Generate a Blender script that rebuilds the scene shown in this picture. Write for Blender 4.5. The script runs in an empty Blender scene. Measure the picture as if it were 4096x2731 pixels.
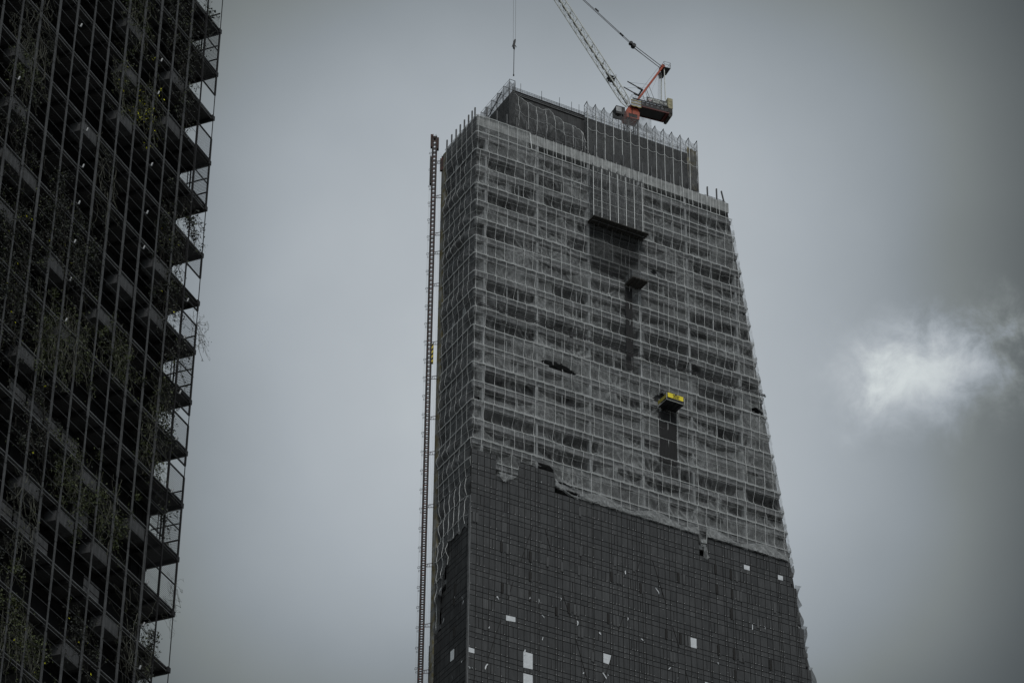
import bpy, math, random
from mathutils import Vector, Matrix, noise
random.seed(7)
R = math.radians
sc = bpy.context.scene
col = sc.collection
# ------------------------------------------------------------------ camera
F_PX, CX, CY = 12060.0, 2048.0, 1365.5            # focal length and centre, photo pixels
UP = Vector((142.0, 17456.5, -12060.0)).normalized()
_v = Vector((0, 0, -1)); FW = (_v - UP * _v.dot(UP)).normalized(); RT = FW.cross(UP)
CAM = Vector((0, 0, 1.6))
Mcw = Matrix((RT, FW, UP))                        # camera -> world
def ray(x, y): return (Mcw @ Vector((x - CX, CY - y, -F_PX))).normalized()
def hit(x, y, P, n):
    d = ray(x, y); return CAM + d * ((P - CAM).dot(n) / d.dot(n))
cd = bpy.data.cameras.new('camera'); cam = bpy.data.objects.new('camera', cd); col.objects.link(cam)
cd.sensor_width = 36.0; cd.lens = F_PX / 4096 * 36; cd.clip_start = 0.5; cd.clip_end = 9000
cam.matrix_world = Matrix.Translation(CAM) @ Mcw.to_4x4()
sc.camera = cam
def az(a): a = R(a); return Vector((math.sin(a), math.cos(a), 0))
# ------------------------------------------------------------------ sky
W = bpy.data.worlds.new('World'); sc.world = W; W.use_nodes = True
nt = W.node_tree; nt.nodes.clear(); N = nt.nodes; L = nt.links
SUN_DIR = Vector((0.22, -0.60, 0.77)).normalized()
def wm(op, a, b=None, c=None):
    n = N.new('ShaderNodeMath'); n.operation = op
    for i, q in enumerate((a, b, c)):
        if q is None: continue
        if isinstance(q, (int, float)): n.inputs[i].default_value = q
        else: L.new(q, n.inputs[i])
    return n.outputs[0]
tc = N.new('ShaderNodeTexCoord')
def wdot(v):
    n = N.new('ShaderNodeVectorMath'); n.operation = 'DOT_PRODUCT'; L.new(tc.outputs['Generated'], n.inputs[0]); n.inputs[1].default_value = v
    return n.outputs['Value']
VD = Mcw @ Vector((0, 0, -1)); VR = Mcw @ Vector((1, 0, 0)); VU = Mcw @ Vector((0, 1, 0))
dc = wm('MAXIMUM', wdot(VD), 0.05)
P_ = wm('DIVIDE', wdot(VR), dc); Q_ = wm('DIVIDE', wdot(VU), dc)
nz = N.new('ShaderNodeTexNoise'); nz.inputs['Scale'].default_value = 9; nz.inputs['Detail'].default_value = 3; L.new(tc.outputs['Generated'], nz.inputs['Vector'])
wob = wm('MULTIPLY', wm('SUBTRACT', nz.outputs[0], 0.5), 0.05)
def blob(p0, q0, sx, sy, dx=None, dy=None):
    a = wm('DIVIDE', wm('SUBTRACT', wm('ADD', P_, dx) if dx else P_, p0), sx)
    b = wm('DIVIDE', wm('SUBTRACT', wm('ADD', Q_, dy) if dy else Q_, q0), sy)
    return wm('POWER', 2.71828, wm('MULTIPLY', wm('ADD', wm('MULTIPLY', a, a), wm('MULTIPLY', b, b)), -1.0))
front = wm('GREATER_THAN', wdot(VD), 0.06)
def lobe(c, q0, s_, w_): return wm('POWER', wm('ABSOLUTE', wm('DIVIDE', wm('SUBTRACT', wm('ADD', c, w_), q0), s_)), 3.2)
thin = wm('MULTIPLY', wm('POWER', 2.71828, wm('MULTIPLY', wm('ADD', lobe(P_, (2200 - CX) / F_PX, 1690 / F_PX, wm('MULTIPLY', wob, .5)), lobe(Q_, (CY - 1380) / F_PX, 1560 / F_PX, wm('MULTIPLY', wob, -.4))), -1.0)), front)   # bright centre of the overcast, lens vignette painted in towards the frame edges
n2 = N.new('ShaderNodeTexNoise'); n2.inputs['Scale'].default_value = 68; n2.inputs['Detail'].default_value = 9; n2.inputs['Roughness'].default_value = 0.62; n2.inputs['Distortion'].default_value = 0.3
L.new(tc.outputs['Generated'], n2.inputs['Vector'])
n3 = N.new('ShaderNodeTexNoise'); n3.inputs['Scale'].default_value = 20; n3.inputs['Detail'].default_value = 5; L.new(tc.outputs['Generated'], n3.inputs['Vector'])
cw1 = wm('MULTIPLY', wm('SUBTRACT', n2.outputs[0], 0.5), 0.055); cw2 = wm('MULTIPLY', wm('SUBTRACT', n3.outputs[0], 0.5), 0.06)
def px(x, y): return (x - CX) / F_PX, (CY - y) / F_PX
cA = blob(*px(3650, 1500), 0.021, 0.0135, wm('MULTIPLY', cw2, .25)); cB = blob(*px(3830, 1480), 0.042, 0.0205, cw2, cw2)
cs = N.new('ShaderNodeMapRange'); cs.interpolation_type = 'SMOOTHSTEP'
L.new(wm('ADD', wm('MULTIPLY', cA, .78), wm('ADD', wm('MULTIPLY', cB, 0.25), wm('MULTIPLY', wm('MULTIPLY', wm('SUBTRACT', n2.outputs[0], 0.5), 1.9), cB))), cs.inputs[0]); cs.inputs[1].default_value = 0.04; cs.inputs[2].default_value = 1.15; cs.inputs[3].default_value = 0; cs.inputs[4].default_value = 0.42
cl = cs.outputs[0]
cl = wm('MULTIPLY', cl, front)
back = N.new('ShaderNodeMapRange'); back.interpolation_type = 'SMOOTHSTEP'  # added sky brightness behind the camera, there to light the scene
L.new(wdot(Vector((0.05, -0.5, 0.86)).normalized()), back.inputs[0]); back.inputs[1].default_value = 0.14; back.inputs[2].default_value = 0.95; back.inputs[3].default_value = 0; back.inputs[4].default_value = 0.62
up_ = N.new('ShaderNodeMapRange'); L.new(wdot(Vector((0, 0, 1))), up_.inputs[0]); up_.inputs[1].default_value = -0.05; up_.inputs[2].default_value = 0.15; up_.inputs[3].default_value = 0.0; up_.inputs[4].default_value = 1.0
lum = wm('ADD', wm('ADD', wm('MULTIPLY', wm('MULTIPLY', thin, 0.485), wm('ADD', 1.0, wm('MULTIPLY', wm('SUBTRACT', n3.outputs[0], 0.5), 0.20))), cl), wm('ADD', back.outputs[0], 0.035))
cr = N.new('ShaderNodeValToRGB'); L.new(lum, cr.inputs[0])
e = cr.color_ramp.elements; e[0].position = 0.0; e[0].color = (0, 0, 0, 1); e[1].position = 1.0; e[1].color = (1.0, 1.0, 1.0, 1)
for p, c in ((0.10, (0.088, 0.100, 0.103)), (0.22, (0.205, 0.228, 0.230)), (0.30, (0.272, 0.305, 0.330)), (0.42, (0.383, 0.423, 0.458)), (0.50, (0.455, 0.495, 0.528)), (0.66, (0.64, 0.69, 0.70))):
    q = e.new(p); q.color = (*c, 1)
sky = N.new('ShaderNodeTexSky'); sky.sky_type = 'NISHITA'; sky.sun_disc = False
sky.sun_elevation = math.asin(SUN_DIR.z); sky.sun_rotation = math.atan2(SUN_DIR.x, SUN_DIR.y)
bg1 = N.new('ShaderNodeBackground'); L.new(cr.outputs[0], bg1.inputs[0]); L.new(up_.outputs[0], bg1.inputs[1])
bg2 = N.new('ShaderNodeBackground'); L.new(sky.outputs[0], bg2.inputs[0]); bg2.inputs[1].default_value = 0.05
mx = N.new('ShaderNodeMixShader'); mx.inputs[0].default_value = 0.06; L.new(bg1.outputs[0], mx.inputs[1]); L.new(bg2.outputs[0], mx.inputs[2])
wo = N.new('ShaderNodeOutputWorld'); L.new(mx.outputs[0], wo.inputs[0])
sd = bpy.data.lights.new('sun', 'SUN'); sd.energy = 0.9; sd.angle = R(14); sd.color = (1, 0.97, 0.93)
so = bpy.data.objects.new('sun', sd); col.objects.link(so); so.rotation_euler = (-SUN_DIR).to_track_quat('-Z', 'Y').to_euler()
sc.view_settings.view_transform = 'Standard'; sc.view_settings.look = 'None'; sc.view_settings.exposure = 0.0; sc.view_settings.gamma = 1.0
sc.cycles.transparent_max_bounces = 16; sc.cycles.max_bounces = 6; sc.cycles.diffuse_bounces = 3
# ------------------------------------------------------------------ materials
def mat(name, c, rough=0.7, metal=0.0, var=0.25, vs=0.6, bump=0.0, bs=8.0, streak=0.0, tone=False, c2=None, spec=0.5):
    m = bpy.data.materials.new(name); m.use_nodes = True; t = m.node_tree; n = t.nodes; l = t.links
    b = n['Principled BSDF']; b.inputs['Roughness'].default_value = rough; b.inputs['Metallic'].default_value = metal
    b.inputs['Specular IOR Level'].default_value = spec
    g = n.new('ShaderNodeNewGeometry') if False else n.new('ShaderNodeTexCoord')
    a = n.new('ShaderNodeTexNoise'); a.inputs['Scale'].default_value = vs; a.inputs['Detail'].default_value = 6; a.inputs['Roughness'].default_value = 0.65
    l.new(g.outputs['Object'], a.inputs['Vector'])
    k = n.new('ShaderNodeMapRange'); l.new(a.outputs[0], k.inputs[0]); k.inputs[1].default_value = 0.3; k.inputs[2].default_value = 0.7; k.inputs[3].default_value = 1 - var; k.inputs[4].default_value = 1 + var
    fac = k.outputs[0]
    def mul(x, y):
        q = n.new('ShaderNodeMath'); q.operation = 'MULTIPLY'; l.new(x, q.inputs[0]); l.new(y, q.inputs[1]); return q.outputs[0]
    if streak:
        mp = n.new('ShaderNodeMapping'); mp.inputs['Scale'].default_value = (3.2, 3.2, 0.22); l.new(g.outputs['Object'], mp.inputs[0])
        s = n.new('ShaderNodeTexNoise'); s.inputs['Scale'].default_value = 1.6; s.inputs['Detail'].default_value = 5; l.new(mp.outputs[0], s.inputs['Vector'])
        k2 = n.new('ShaderNodeMapRange'); l.new(s.outputs[0], k2.inputs[0]); k2.inputs[1].default_value = 0.35; k2.inputs[2].default_value = 0.7; k2.inputs[3].default_value = 1 + streak; k2.inputs[4].default_value = 1 - streak
        fac = mul(fac, k2.outputs[0])
    if tone:
        at = n.new('ShaderNodeAttribute'); at.attribute_name = 'tone'; fac = mul(fac, at.outputs['Fac'])
    base = n.new('ShaderNodeRGB'); base.outputs[0].default_value = (*c, 1); src = base.outputs[0]
    if c2:
        a2 = n.new('ShaderNodeTexNoise'); a2.inputs['Scale'].default_value = vs * 2.3; a2.inputs['Detail'].default_value = 5; l.new(g.outputs['Object'], a2.inputs['Vector'])
        rr = n.new('ShaderNodeMapRange'); l.new(a2.outputs[0], rr.inputs[0]); rr.inputs[1].default_value = 0.45; rr.inputs[2].default_value = 0.6
        mm = n.new('ShaderNodeMix'); mm.data_type = 'RGBA'; l.new(rr.outputs[0], mm.inputs[0]); l.new(src, mm.inputs[6]); mm.inputs[7].default_value = (*c2, 1); src = mm.outputs[2]
    v = n.new('ShaderNodeVectorMath'); v.operation = 'SCALE'; l.new(src, v.inputs[0]); l.new(fac, v.inputs['Scale']); l.new(v.outputs[0], b.inputs['Base Color'])
    if bump:
        h = n.new('ShaderNodeTexNoise'); h.inputs['Scale'].default_value = bs; h.inputs['Detail'].default_value = 6; l.new(g.outputs['Object'], h.inputs['Vector'])
        bp = n.new('ShaderNodeBump'); bp.inputs['Strength'].default_value = bump; bp.inputs['Distance'].default_value = 0.05; l.new(h.outputs[0], bp.inputs['Height']); l.new(bp.outputs[0], b.inputs['Normal'])
    return m
def net_mat(name, c, dens, trans=0.25, grid=0.0, wr=0.35):
    """woven mesh cloth: some light passes between the threads; bunched folds are denser"""
    m = bpy.data.materials.new(name); m.use_nodes = True; t = m.node_tree; n = t.nodes; l = t.links; n.clear()
    o = n.new('ShaderNodeOutputMaterial'); g = n.new('ShaderNodeTexCoord')
    d = n.new('ShaderNodeBsdfDiffuse'); tr = n.new('ShaderNodeBsdfTranslucent'); tp = n.new('ShaderNodeBsdfTransparent')
    mp = n.new('ShaderNodeMapping'); mp.inputs['Scale'].default_value = (1.0, 1.0, 0.55); mp.inputs['Rotation'].default_value = (0, 0.5, 0); l.new(g.outputs['Object'], mp.inputs[0])
    w = n.new('ShaderNodeTexNoise'); w.inputs['Scale'].default_value = 1.1; w.inputs['Detail'].default_value = 6; w.inputs['Roughness'].default_value = 0.6; w.inputs['Distortion'].default_value = 1.6; l.new(mp.outputs[0], w.inputs['Vector'])
    big = n.new('ShaderNodeTexNoise'); big.inputs['Scale'].default_value = 0.22; big.inputs['Detail'].default_value = 3; l.new(g.outputs['Object'], big.inputs['Vector'])
    k = n.new('ShaderNodeMapRange'); l.new(w.outputs[0], k.inputs[0]); k.inputs[1].default_value = 0.42; k.inputs[2].default_value = 0.72; k.inputs[3].default_value = dens - wr * 0.3; k.inputs[4].default_value = dens + wr
    k3 = n.new('ShaderNodeMapRange'); l.new(big.outputs[0], k3.inputs[0]); k3.inputs[1].default_value = 0.3; k3.inputs[2].default_value = 0.7; k3.inputs[3].default_value = -0.06; k3.inputs[4].default_value = 0.08
    ad = n.new('ShaderNodeMath'); ad.operation = 'ADD'; ad.use_clamp = True; l.new(k.outputs[0], ad.inputs[0]); l.new(k3.outputs[0], ad.inputs[1])
    ca = n.new('ShaderNodeAttribute'); ca.attribute_name = 'crease_density'
    a3 = n.new('ShaderNodeMath'); a3.operation = 'ADD'; a3.use_clamp = True; l.new(ad.outputs[0], a3.inputs[0]); l.new(ca.outputs['Fac'], a3.inputs[1]); ad = a3
    bp = n.new('ShaderNodeBump'); bp.inputs['Strength'].default_value = 0.7; bp.inputs['Distance'].default_value = 0.12; l.new(w.outputs[0], bp.inputs['Height'])
    for s in (d, tr): s.inputs['Color'].default_value = (*c, 1); l.new(bp.outputs[0], s.inputs['Normal'])
    m1 = n.new('ShaderNodeMixShader'); m1.inputs[0].default_value = trans; l.new(d.outputs[0], m1.inputs[1]); l.new(tr.outputs[0], m1.inputs[2])
    m2 = n.new('ShaderNodeMixShader'); l.new(ad.outputs[0], m2.inputs[0]); l.new(tp.outputs[0], m2.inputs[1]); l.new(m1.outputs[0], m2.inputs[2])
    l.new(m2.outputs[0], o.inputs[0]); return m
M = dict(
 conc=mat('concrete', (0.29, 0.30, 0.30), 0.85, var=0.35, vs=0.9, bump=0.5, bs=6, streak=0.3),
 block_d=mat('roof_block_wall', (0.055, 0.056, 0.058), 0.9, var=0.35, vs=0.5, streak=0.35),
 conc_s=mat('slab_edge_concrete', (0.19, 0.195, 0.20), 0.85, var=0.4, vs=0.9, streak=0.35),
 conc_l=mat('pale_concrete', (0.25, 0.26, 0.265), 0.85, var=0.25, vs=1.2, streak=0.15),
 conc_y=mat('stained_concrete', (0.20, 0.20, 0.185), 0.85, var=0.35, vs=0.35, streak=0.45, c2=(0.17, 0.145, 0.075)),
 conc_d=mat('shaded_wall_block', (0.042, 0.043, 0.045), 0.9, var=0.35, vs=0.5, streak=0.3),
 void=mat('dark_interior', (0.012, 0.012, 0.013), 0.95, var=0.2),
 panel=mat('cladding_panel', (0.044, 0.0445, 0.045), 0.32, var=0.18, vs=0.25, streak=0.28, tone=True, spec=0.4),
 joint=mat('joint_black', (0.012, 0.011, 0.010), 0.8),
 trim=mat('grey_trim', (0.16, 0.165, 0.17), 0.5, metal=0.3),
 film=mat('white_film', (0.70, 0.73, 0.76), 0.55, var=0.14, vs=2.5, bump=0.4, bs=3),
 bolt=mat('bolt_white', (0.8, 0.8, 0.8), 0.5),
 rope=mat('white_rope', (0.84, 0.86, 0.86), 0.8, var=0.25, vs=9),
 dark=mat('dark_steel', (0.035, 0.035, 0.037), 0.55, metal=0.4),
 steel=mat('grey_steel', (0.10, 0.102, 0.105), 0.5, metal=0.3, var=0.3, vs=2),
 steel_l=mat('galvanised_steel', (0.28, 0.29, 0.30), 0.5, metal=0.35, var=0.35, vs=2.5),
 rust=mat('rusty_steel', (0.022, 0.014, 0.012), 0.75, var=0.5, vs=1.6, c2=(0.075, 0.018, 0.010)),
 red=mat('red_paint', (0.40, 0.062, 0.020), 0.5, var=0.25, vs=1.2),
 redd=mat('deep_red_paint', (0.10, 0.012, 0.008), 0.55, var=0.3, vs=1.2),
 white=mat('white_paint', (0.62, 0.64, 0.60), 0.5, var=0.2, vs=1.5),
 yel=mat('yellow_paint', (0.72, 0.56, 0.045), 0.6, var=0.15, vs=3),
 signy_shaded=mat('shaded_yellow_banner', (0.34, 0.29, 0.05), 0.7, var=0.2, vs=2),  # banner yellow again, with the shade of its side put into the colour
 signy=mat('yellow_banner', (0.95, 0.78, 0.03), 0.6, var=0.08, vs=1.5),
 beige=mat('beige_ballast', (0.36, 0.33, 0.21), 0.8, var=0.3, vs=1.5, streak=0.2),
 black=mat('black_ink', (0.01, 0.01, 0.01), 0.6),
 redink=mat('red_ink', (0.45, 0.02, 0.02), 0.6),
 banner=mat('grey_banner', (0.07, 0.073, 0.077), 0.6, var=0.25, vs=2, bump=0.4, bs=4),
 wood=mat('dark_timber', (0.045, 0.042, 0.038), 0.9, var=0.4, vs=2),
 stone=mat('pavement', (0.16, 0.16, 0.15), 0.9, var=0.3, vs=0.05),
 post=mat('screen_post_steel', (0.115, 0.12, 0.125), 0.55, metal=0.25, var=0.35, vs=1.4),
 edge=mat('bright_edge_steel', (0.26, 0.27, 0.28), 0.5, metal=0.25, var=0.4, vs=1.0),
 grate=mat('grating', (0.060, 0.060, 0.062), 0.8, var=0.25, vs=1.0),
 wall2=mat('dark_wall', (0.013, 0.013, 0.014), 0.6, var=0.3, vs=0.3, spec=0.25),
 mesh2=mat('mesh_panel', (0.066, 0.068, 0.071), 0.75, var=0.3, vs=1.0, streak=0.3),
 leafd=mat('leaf_dark', (0.038, 0.043, 0.036), 0.7, var=0.5, vs=1.5),
 leafg=mat('leaf_green', (0.066, 0.082, 0.028), 0.7, var=0.5, vs=1.5),
 leaff=mat('flower_yellow', (0.95, 0.92, 0.02), 0.7, var=0.2),
 twig=mat('twig_pale', (0.12, 0.122, 0.098), 0.85, var=0.4, vs=2),
 twigd=mat('twig_dark', (0.035, 0.033, 0.028), 0.9, var=0.3),
 net=net_mat('grey_safety_net', (0.50, 0.515, 0.52), 0.075, wr=.10),
 net2=net_mat('pale_net_layer', (0.46, 0.475, 0.48), 0.28, wr=0.20),
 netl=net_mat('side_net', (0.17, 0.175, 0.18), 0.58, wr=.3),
 netd=net_mat('dark_safety_net', (0.15, 0.153, 0.156), 0.52, wr=.3),
 shade_film=net_mat('painted_shade_black', (0.035, 0.036, 0.037), 0.42, wr=.1),  # see-through black that paints shade below the cage
 nets=net_mat('scaffold_screen_net', (0.20, 0.206, 0.21), 0.34, wr=0.25),
 wire=net_mat('fine_wire_mesh', (0.05, 0.05, 0.052), 0.34, wr=0.05),
)
def grating_lines(m, sc_):
    t = m.node_tree; n = t.nodes; l = t.links; b = n['Principled BSDF']; g = n.new('ShaderNodeTexCoord'); w = n.new('ShaderNodeTexWave'); w.inputs['Scale'].default_value = sc_; w.bands_direction = 'X'
    l.new(g.outputs['Object'], w.inputs['Vector']); bp = n.new('ShaderNodeBump'); bp.inputs['Strength'].default_value = 0.8; bp.inputs['Distance'].default_value = 0.04; l.new(w.outputs['Fac'], bp.inputs['Height']); l.new(bp.outputs[0], b.inputs['Normal'])
grating_lines(M['grate'], 2.4)
# ------------------------------------------------------------------ mesh helper
class MB:
    def __init__(s): s.v = []; s.f = []; s.t = []; s.c = None
    def quad(s, a, b, c, d, tone=1.0):
        i = len(s.v); s.v += [a, b, c, d]; s.f.append((i, i + 1, i + 2, i + 3)); s.t.append(tone)
    def tri(s, a, b, c): i = len(s.v); s.v += [a, b, c]; s.f.append((i, i + 1, i + 2)); s.t.append(1.0)
    def box(s, x0, x1, y0, y1, z0, z1, tone=1.0):
        i = len(s.v); s.v += [(x, y, z) for z in (z0, z1) for y in (y0, y1) for x in (x0, x1)]
        s.f += [(i, i+2, i+3, i+1), (i+4, i+5, i+7, i+6), (i, i+1, i+5, i+4), (i+2, i+6, i+7, i+3), (i, i+4, i+6, i+2), (i+1, i+3, i+7, i+5)]; s.t += [tone] * 6
    def bar(s, p, q, r, n=4, r2=None, ry=None):
        p = Vector(p); q = Vector(q); d = q - p
        if d.length < 1e-6: return s
        d.normalize(); a = Vector((0, 0, 1)) if abs(d.z) < 0.9 else Vector((1, 0, 0)); a = (a - d * a.dot(d)).normalized(); b = d.cross(a); i = len(s.v); r2 = r if r2 is None else r2; ry = ry or 1.0
        for c, rr in ((p, r), (q, r2)):
            for k in range(n):
                t = 2 * math.pi * (k + 0.5) / n; s.v.append(tuple(c + a * (math.cos(t) * rr) + b * (math.sin(t) * rr * ry)))
        for k in range(n): k2 = (k + 1) % n; s.f.append((i + k, i + k2, i + n + k2, i + n + k)); s.t.append(1.0)
        s.f.append(tuple(i + k for k in reversed(range(n)))); s.f.append(tuple(i + n + k for k in range(n))); s.t += [1.0, 1.0]
        return s
    def line(s, pts, r, n=3, r2=None):
        m = len(pts) - 1
        for k in range(m):
            ra = r if r2 is None else r + (r2 - r) * k / m; rb = r if r2 is None else r + (r2 - r) * (k + 1) / m
            s.bar(pts[k], pts[k + 1], ra, n, rb)
        return s
    def prism(s, poly, y0, y1):                    # poly in (x, z), extruded along y
        n = len(poly); i = len(s.v); s.v += [(x, y0, z) for x, z in poly] + [(x, y1, z) for x, z in poly]
        s.f.append(tuple(range(i, i + n))); s.f.append(tuple(i + n + k for k in reversed(range(n)))); s.t += [1.0, 1.0]
        for k in range(n): k2 = (k + 1) % n; s.f.append((i + k, i + n + k, i + n + k2, i + k2)); s.t.append(1.0)
    def build(s, name, m, parent=None, smooth=False):
        me = bpy.data.meshes.new(name); me.from_pydata([tuple(v) for v in s.v], [], s.f); me.materials.append(M[m] if isinstance(m, str) else m)
        if any(t != 1.0 for t in s.t) or m == 'panel':
            at = me.attributes.new('tone', 'FLOAT', 'FACE'); at.data.foreach_set('value', s.t)
        if s.c:
            at = me.attributes.new('crease_density', 'FLOAT', 'POINT'); at.data.foreach_set('value', s.c)
        if smooth: me.polygons.foreach_set('use_smooth', [True] * len(me.polygons))
        o = bpy.data.objects.new(name, me); col.objects.link(o)
        if parent: o.parent = parent
        return o
def tag(o, label, cat, group=None, kind=None):
    if label: o['label'] = label
    if cat: o['category'] = cat
    if group: o['group'] = group
    if kind: o['kind'] = kind
    return o
def empty(name, loc, rz, label, cat, group=None):
    o = bpy.data.objects.new(name, None); col.objects.link(o); o.location = loc; o.rotation_euler = (0, 0, rz); return tag(o, label, cat, group)
def rep(o, parent, loc):
    c = o.copy(); col.objects.link(c); c.parent = parent; c.location = loc; return c
def text(s, size, parent, loc, rot, m, name='lettering', ext=0.01, sx=1.0):
    cu = bpy.data.curves.new(name, 'FONT'); cu.body = s; cu.size = size; cu.align_x = 'CENTER'; cu.align_y = 'CENTER'; cu.extrude = ext; cu.offset = size * 0.03
    t = bpy.data.objects.new(name, cu); col.objects.link(t); dg = bpy.context.evaluated_depsgraph_get(); me = bpy.data.meshes.new_from_object(t.evaluated_get(dg)); bpy.data.objects.remove(t)
    o = bpy.data.objects.new(name, me); col.objects.link(o); me.materials.clear(); me.materials.append(M[m]); o.parent = parent; o.location = loc; o.rotation_euler = rot; o.scale = (sx, 1, 1); return o
# ------------------------------------------------------------------ frames
dF, dL = az(61.3), az(-28.7)
r_ = ray(1886, 1792); K = CAM + r_ * (345.0 / math.hypot(r_.x, r_.y)); K0 = Vector((K.x, K.y, 0)); KR = R(28.7)
dA, dB = az(23.5), az(-66.5)
r_ = ray(806, 1016); T = CAM + r_ * (150.0 / math.hypot(r_.x, r_.y)); T0 = Vector((T.x, T.y, 0)); TR = R(66.5)
dC, nC = az(69.0), az(-21.0)
_b = hit(2200 + .3188 * 1010, .3188 * 1450, K0 + dL * 8, dL); B0 = Vector((_b.x, _b.y, 0)); BR = R(21.0)
def fw(x, y, w=0.0): p = hit(x, y, K0 + dL * w, dL) - K0; return p.dot(dF), p.z
def lw(x, y, u=0.0): p = hit(x, y, K0 + dF * u, dF) - K0; return p.dot(dL), p.z
def fa(x, y): p = hit(x, y, T0, dB) - T0; return p.dot(dA), p.z
def towR(z): return 43.6 + (280.35 - z) * 0.1365
# ------------------------------------------------------------------ ground
g = MB(); g.quad((-4000, -4000, 0), (4000, -4000, 0), (4000, 4000, 0), (-4000, 4000, 0)); tag(g.build('ground', 'stone'), None, None, kind='structure')
# ================================================================== TOWER
tower = empty('unfinished_tower', K0, KR, 'tall concrete tower under construction, lower half clad in dark panels', 'tower')
LV = [277.07 - 3.118 * i for i in range(28)]       # slab top levels
WD = 10.8
for z in LV:
    r = towR(z) - 0.15
    b = MB(); b.box(0.14, r, 0.14, 0.42, z - 0.68, z); b.box(0.42, r, 0.42, WD - 0.3, z - 0.28, z - 0.002); b.box(0.14, 0.42, 0.42, WD - 1.0, z - 0.681, z - 0.001)
    b.box(r - .28, r, 0.42, WD - 0.3, z - 0.68, z - 0.001)
    b.build('floor_slab', 'conc_s', tower)
b = MB(); rr = random.Random(3)                    # crown beam round the roof edge
b.box(0.05, 43.55, 0.05, 0.38, 278.45, 280.22); b.box(0.05, 0.38, 0.38, WD, 278.45, 280.215); b.box(0.38, 43.5, 0.38, WD, 278.5, 278.85); b.box(43.2, 43.55, 0.38, WD, 278.45, 280.2)
for k in range(90):
    u = rr.uniform(.3, 43.2); b.box(u, u + rr.uniform(.2, .7), 0.08, 0.33, 280.21, 280.21 + rr.uniform(.03, .1))
b.build('crown_beam', 'conc', tower)
b = MB(); b.box(0.5, 37, 6.0, 6.3, 180, 278.4); b.box(37, 40.5, 6.0, 6.3, 180, 260); b.box(37, 52.0, 6.01, 6.31, 0, 226)
b.box(0.5, 37, 0.9, 5.99, 0, 200); b.box(.5, 41, 10.2, 10.5, 180, 278.4); b.box(41, 46, 10.2, 10.5, 180, 262); b.box(46, 51, 10.2, 10.5, 0, 226); b.build('core_wall', 'void', tower)
for z in LV:                                       # shaft of the storeys behind, for the right flank
    pass
b = MB(); b.box(-0.06, 0.5, 9.75, 10.95, 0, 279.9)
for z in LV + [278.2]: b.box(-0.085, 0.52, 9.73, 10.97, z - 0.03, z + 0.02)
b.build('end_wall', 'conc_y', tower)
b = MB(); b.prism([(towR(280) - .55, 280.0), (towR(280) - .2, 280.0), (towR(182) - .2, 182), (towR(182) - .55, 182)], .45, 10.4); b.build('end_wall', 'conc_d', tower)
MAIN = [1.70, 10.27, 18.84, 27.48, 35.78, 44.27, 52.5]
for u in MAIN:
    top = 278.45 if u < 43 else 280.35 - (u + 0.8 - 43.6) / 0.1365
    b = MB(); b.box(u - .17, u + .17, 0.16, 0.9, 190, top); b.build('column', 'conc_l', tower)
for w in (3.4, 6.6):
    b = MB(); b.box(0.16, 0.9, w - .3, w + .3, 180, 278.45); b.build('column', 'conc_l', tower)
rr = random.Random(11)
DARK = []                                            # storeys left open and dark behind the cloth
for x0, x1, y in ((1110, 1232, 425), (1250, 1345, 458), (1590, 1682, 592), (1110, 1225, 632), (1110, 1232, 742), (1268, 1350, 668), (1480, 1600, 828), (1105, 1232, 962), (1252, 1372, 1012), (1600, 1692, 878), (1605, 1690, 1118), (1718, 1800, 1152), (1395, 1470, 735), (1480, 1580, 760), (1108, 1190, 352), (1500, 1590, 545), (1640, 1720, 1003), (1300, 1360, 560)):
    k_ = 1.7415; u0_, zz_ = fw(x0 * k_, y * k_); u1_ = fw(x1 * k_, y * k_ + (x1 - x0) * k_ * .3)[0]; DARK.append((u0_, u1_, math.floor((277.07 - zz_) / 3.118)))
DARK += [(3.5, 10, 9), (10.6, 18.5, 9), (19.2, 27.1, 9), (27.8, 35.5, 9), (36.1, 44, 9), (12, 20, 15), (38, 44, 8), (22, 27, 3)]
def is_dark(s, i):
    for a_, c_, k_ in DARK:
        if k_ == i and a_ < s < c_: return (s - a_) / (c_ - a_)
    return None
STUD = [5.43, 7.2, 14.4, 16.8, 23.0, 25.2, 31.6, 33.4, 40.1, 48.0]
for i in range(-1, 20):                            # infill walls and studs, bay by bay
    z1 = LV[i + 1] - 0.68 if i >= 0 else LV[0] - 0.68
    z0 = LV[i + 2]
    r = towR(z1) - 0.6
    ed = [0.5] + [m for m in MAIN if m < r] + [r]
    bw, bs_ = MB(), MB()
    for a, c in zip(ed[:-1], ed[1:]):
        if c - a < 1: continue
        n = 2 if c - a > 5 else 1
        for q in range(n):
            x0 = a + (c - a) * q / n + .3; x1 = a + (c - a) * (q + 1) / n - (.3 if q == n - 1 else .02)
            if rr.random() < 0.35 and is_dark((x0 + x1) / 2, i + 1) is None and is_dark(x0 + .5, i + 1) is None and is_dark(x1 - .5, i + 1) is None: bw.box(x0, x1, 1.0 + rr.random() * .25, 1.5, z0, z1 - (0.0 if rr.random() < .6 else rr.uniform(.1, .5)))
    for s in STUD:
        if s < r and rr.random() < .45: bs_.box(s - .07, s + .07, 0.3, 0.45, z0, z1)
    bw.box(0.9, 1.05, 1.2, 3.1, z0, z1); 
    if rr.random() < .7: bw.box(0.9, 1.05, 3.7, 6.3, z0, z1)
    if rr.random() < .6: bw.box(0.9, 1.05, 6.9, 9.6, z0, z1)
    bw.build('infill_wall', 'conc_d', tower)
    if bs_.v: bs_.build('stud', 'conc_l', tower)
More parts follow.
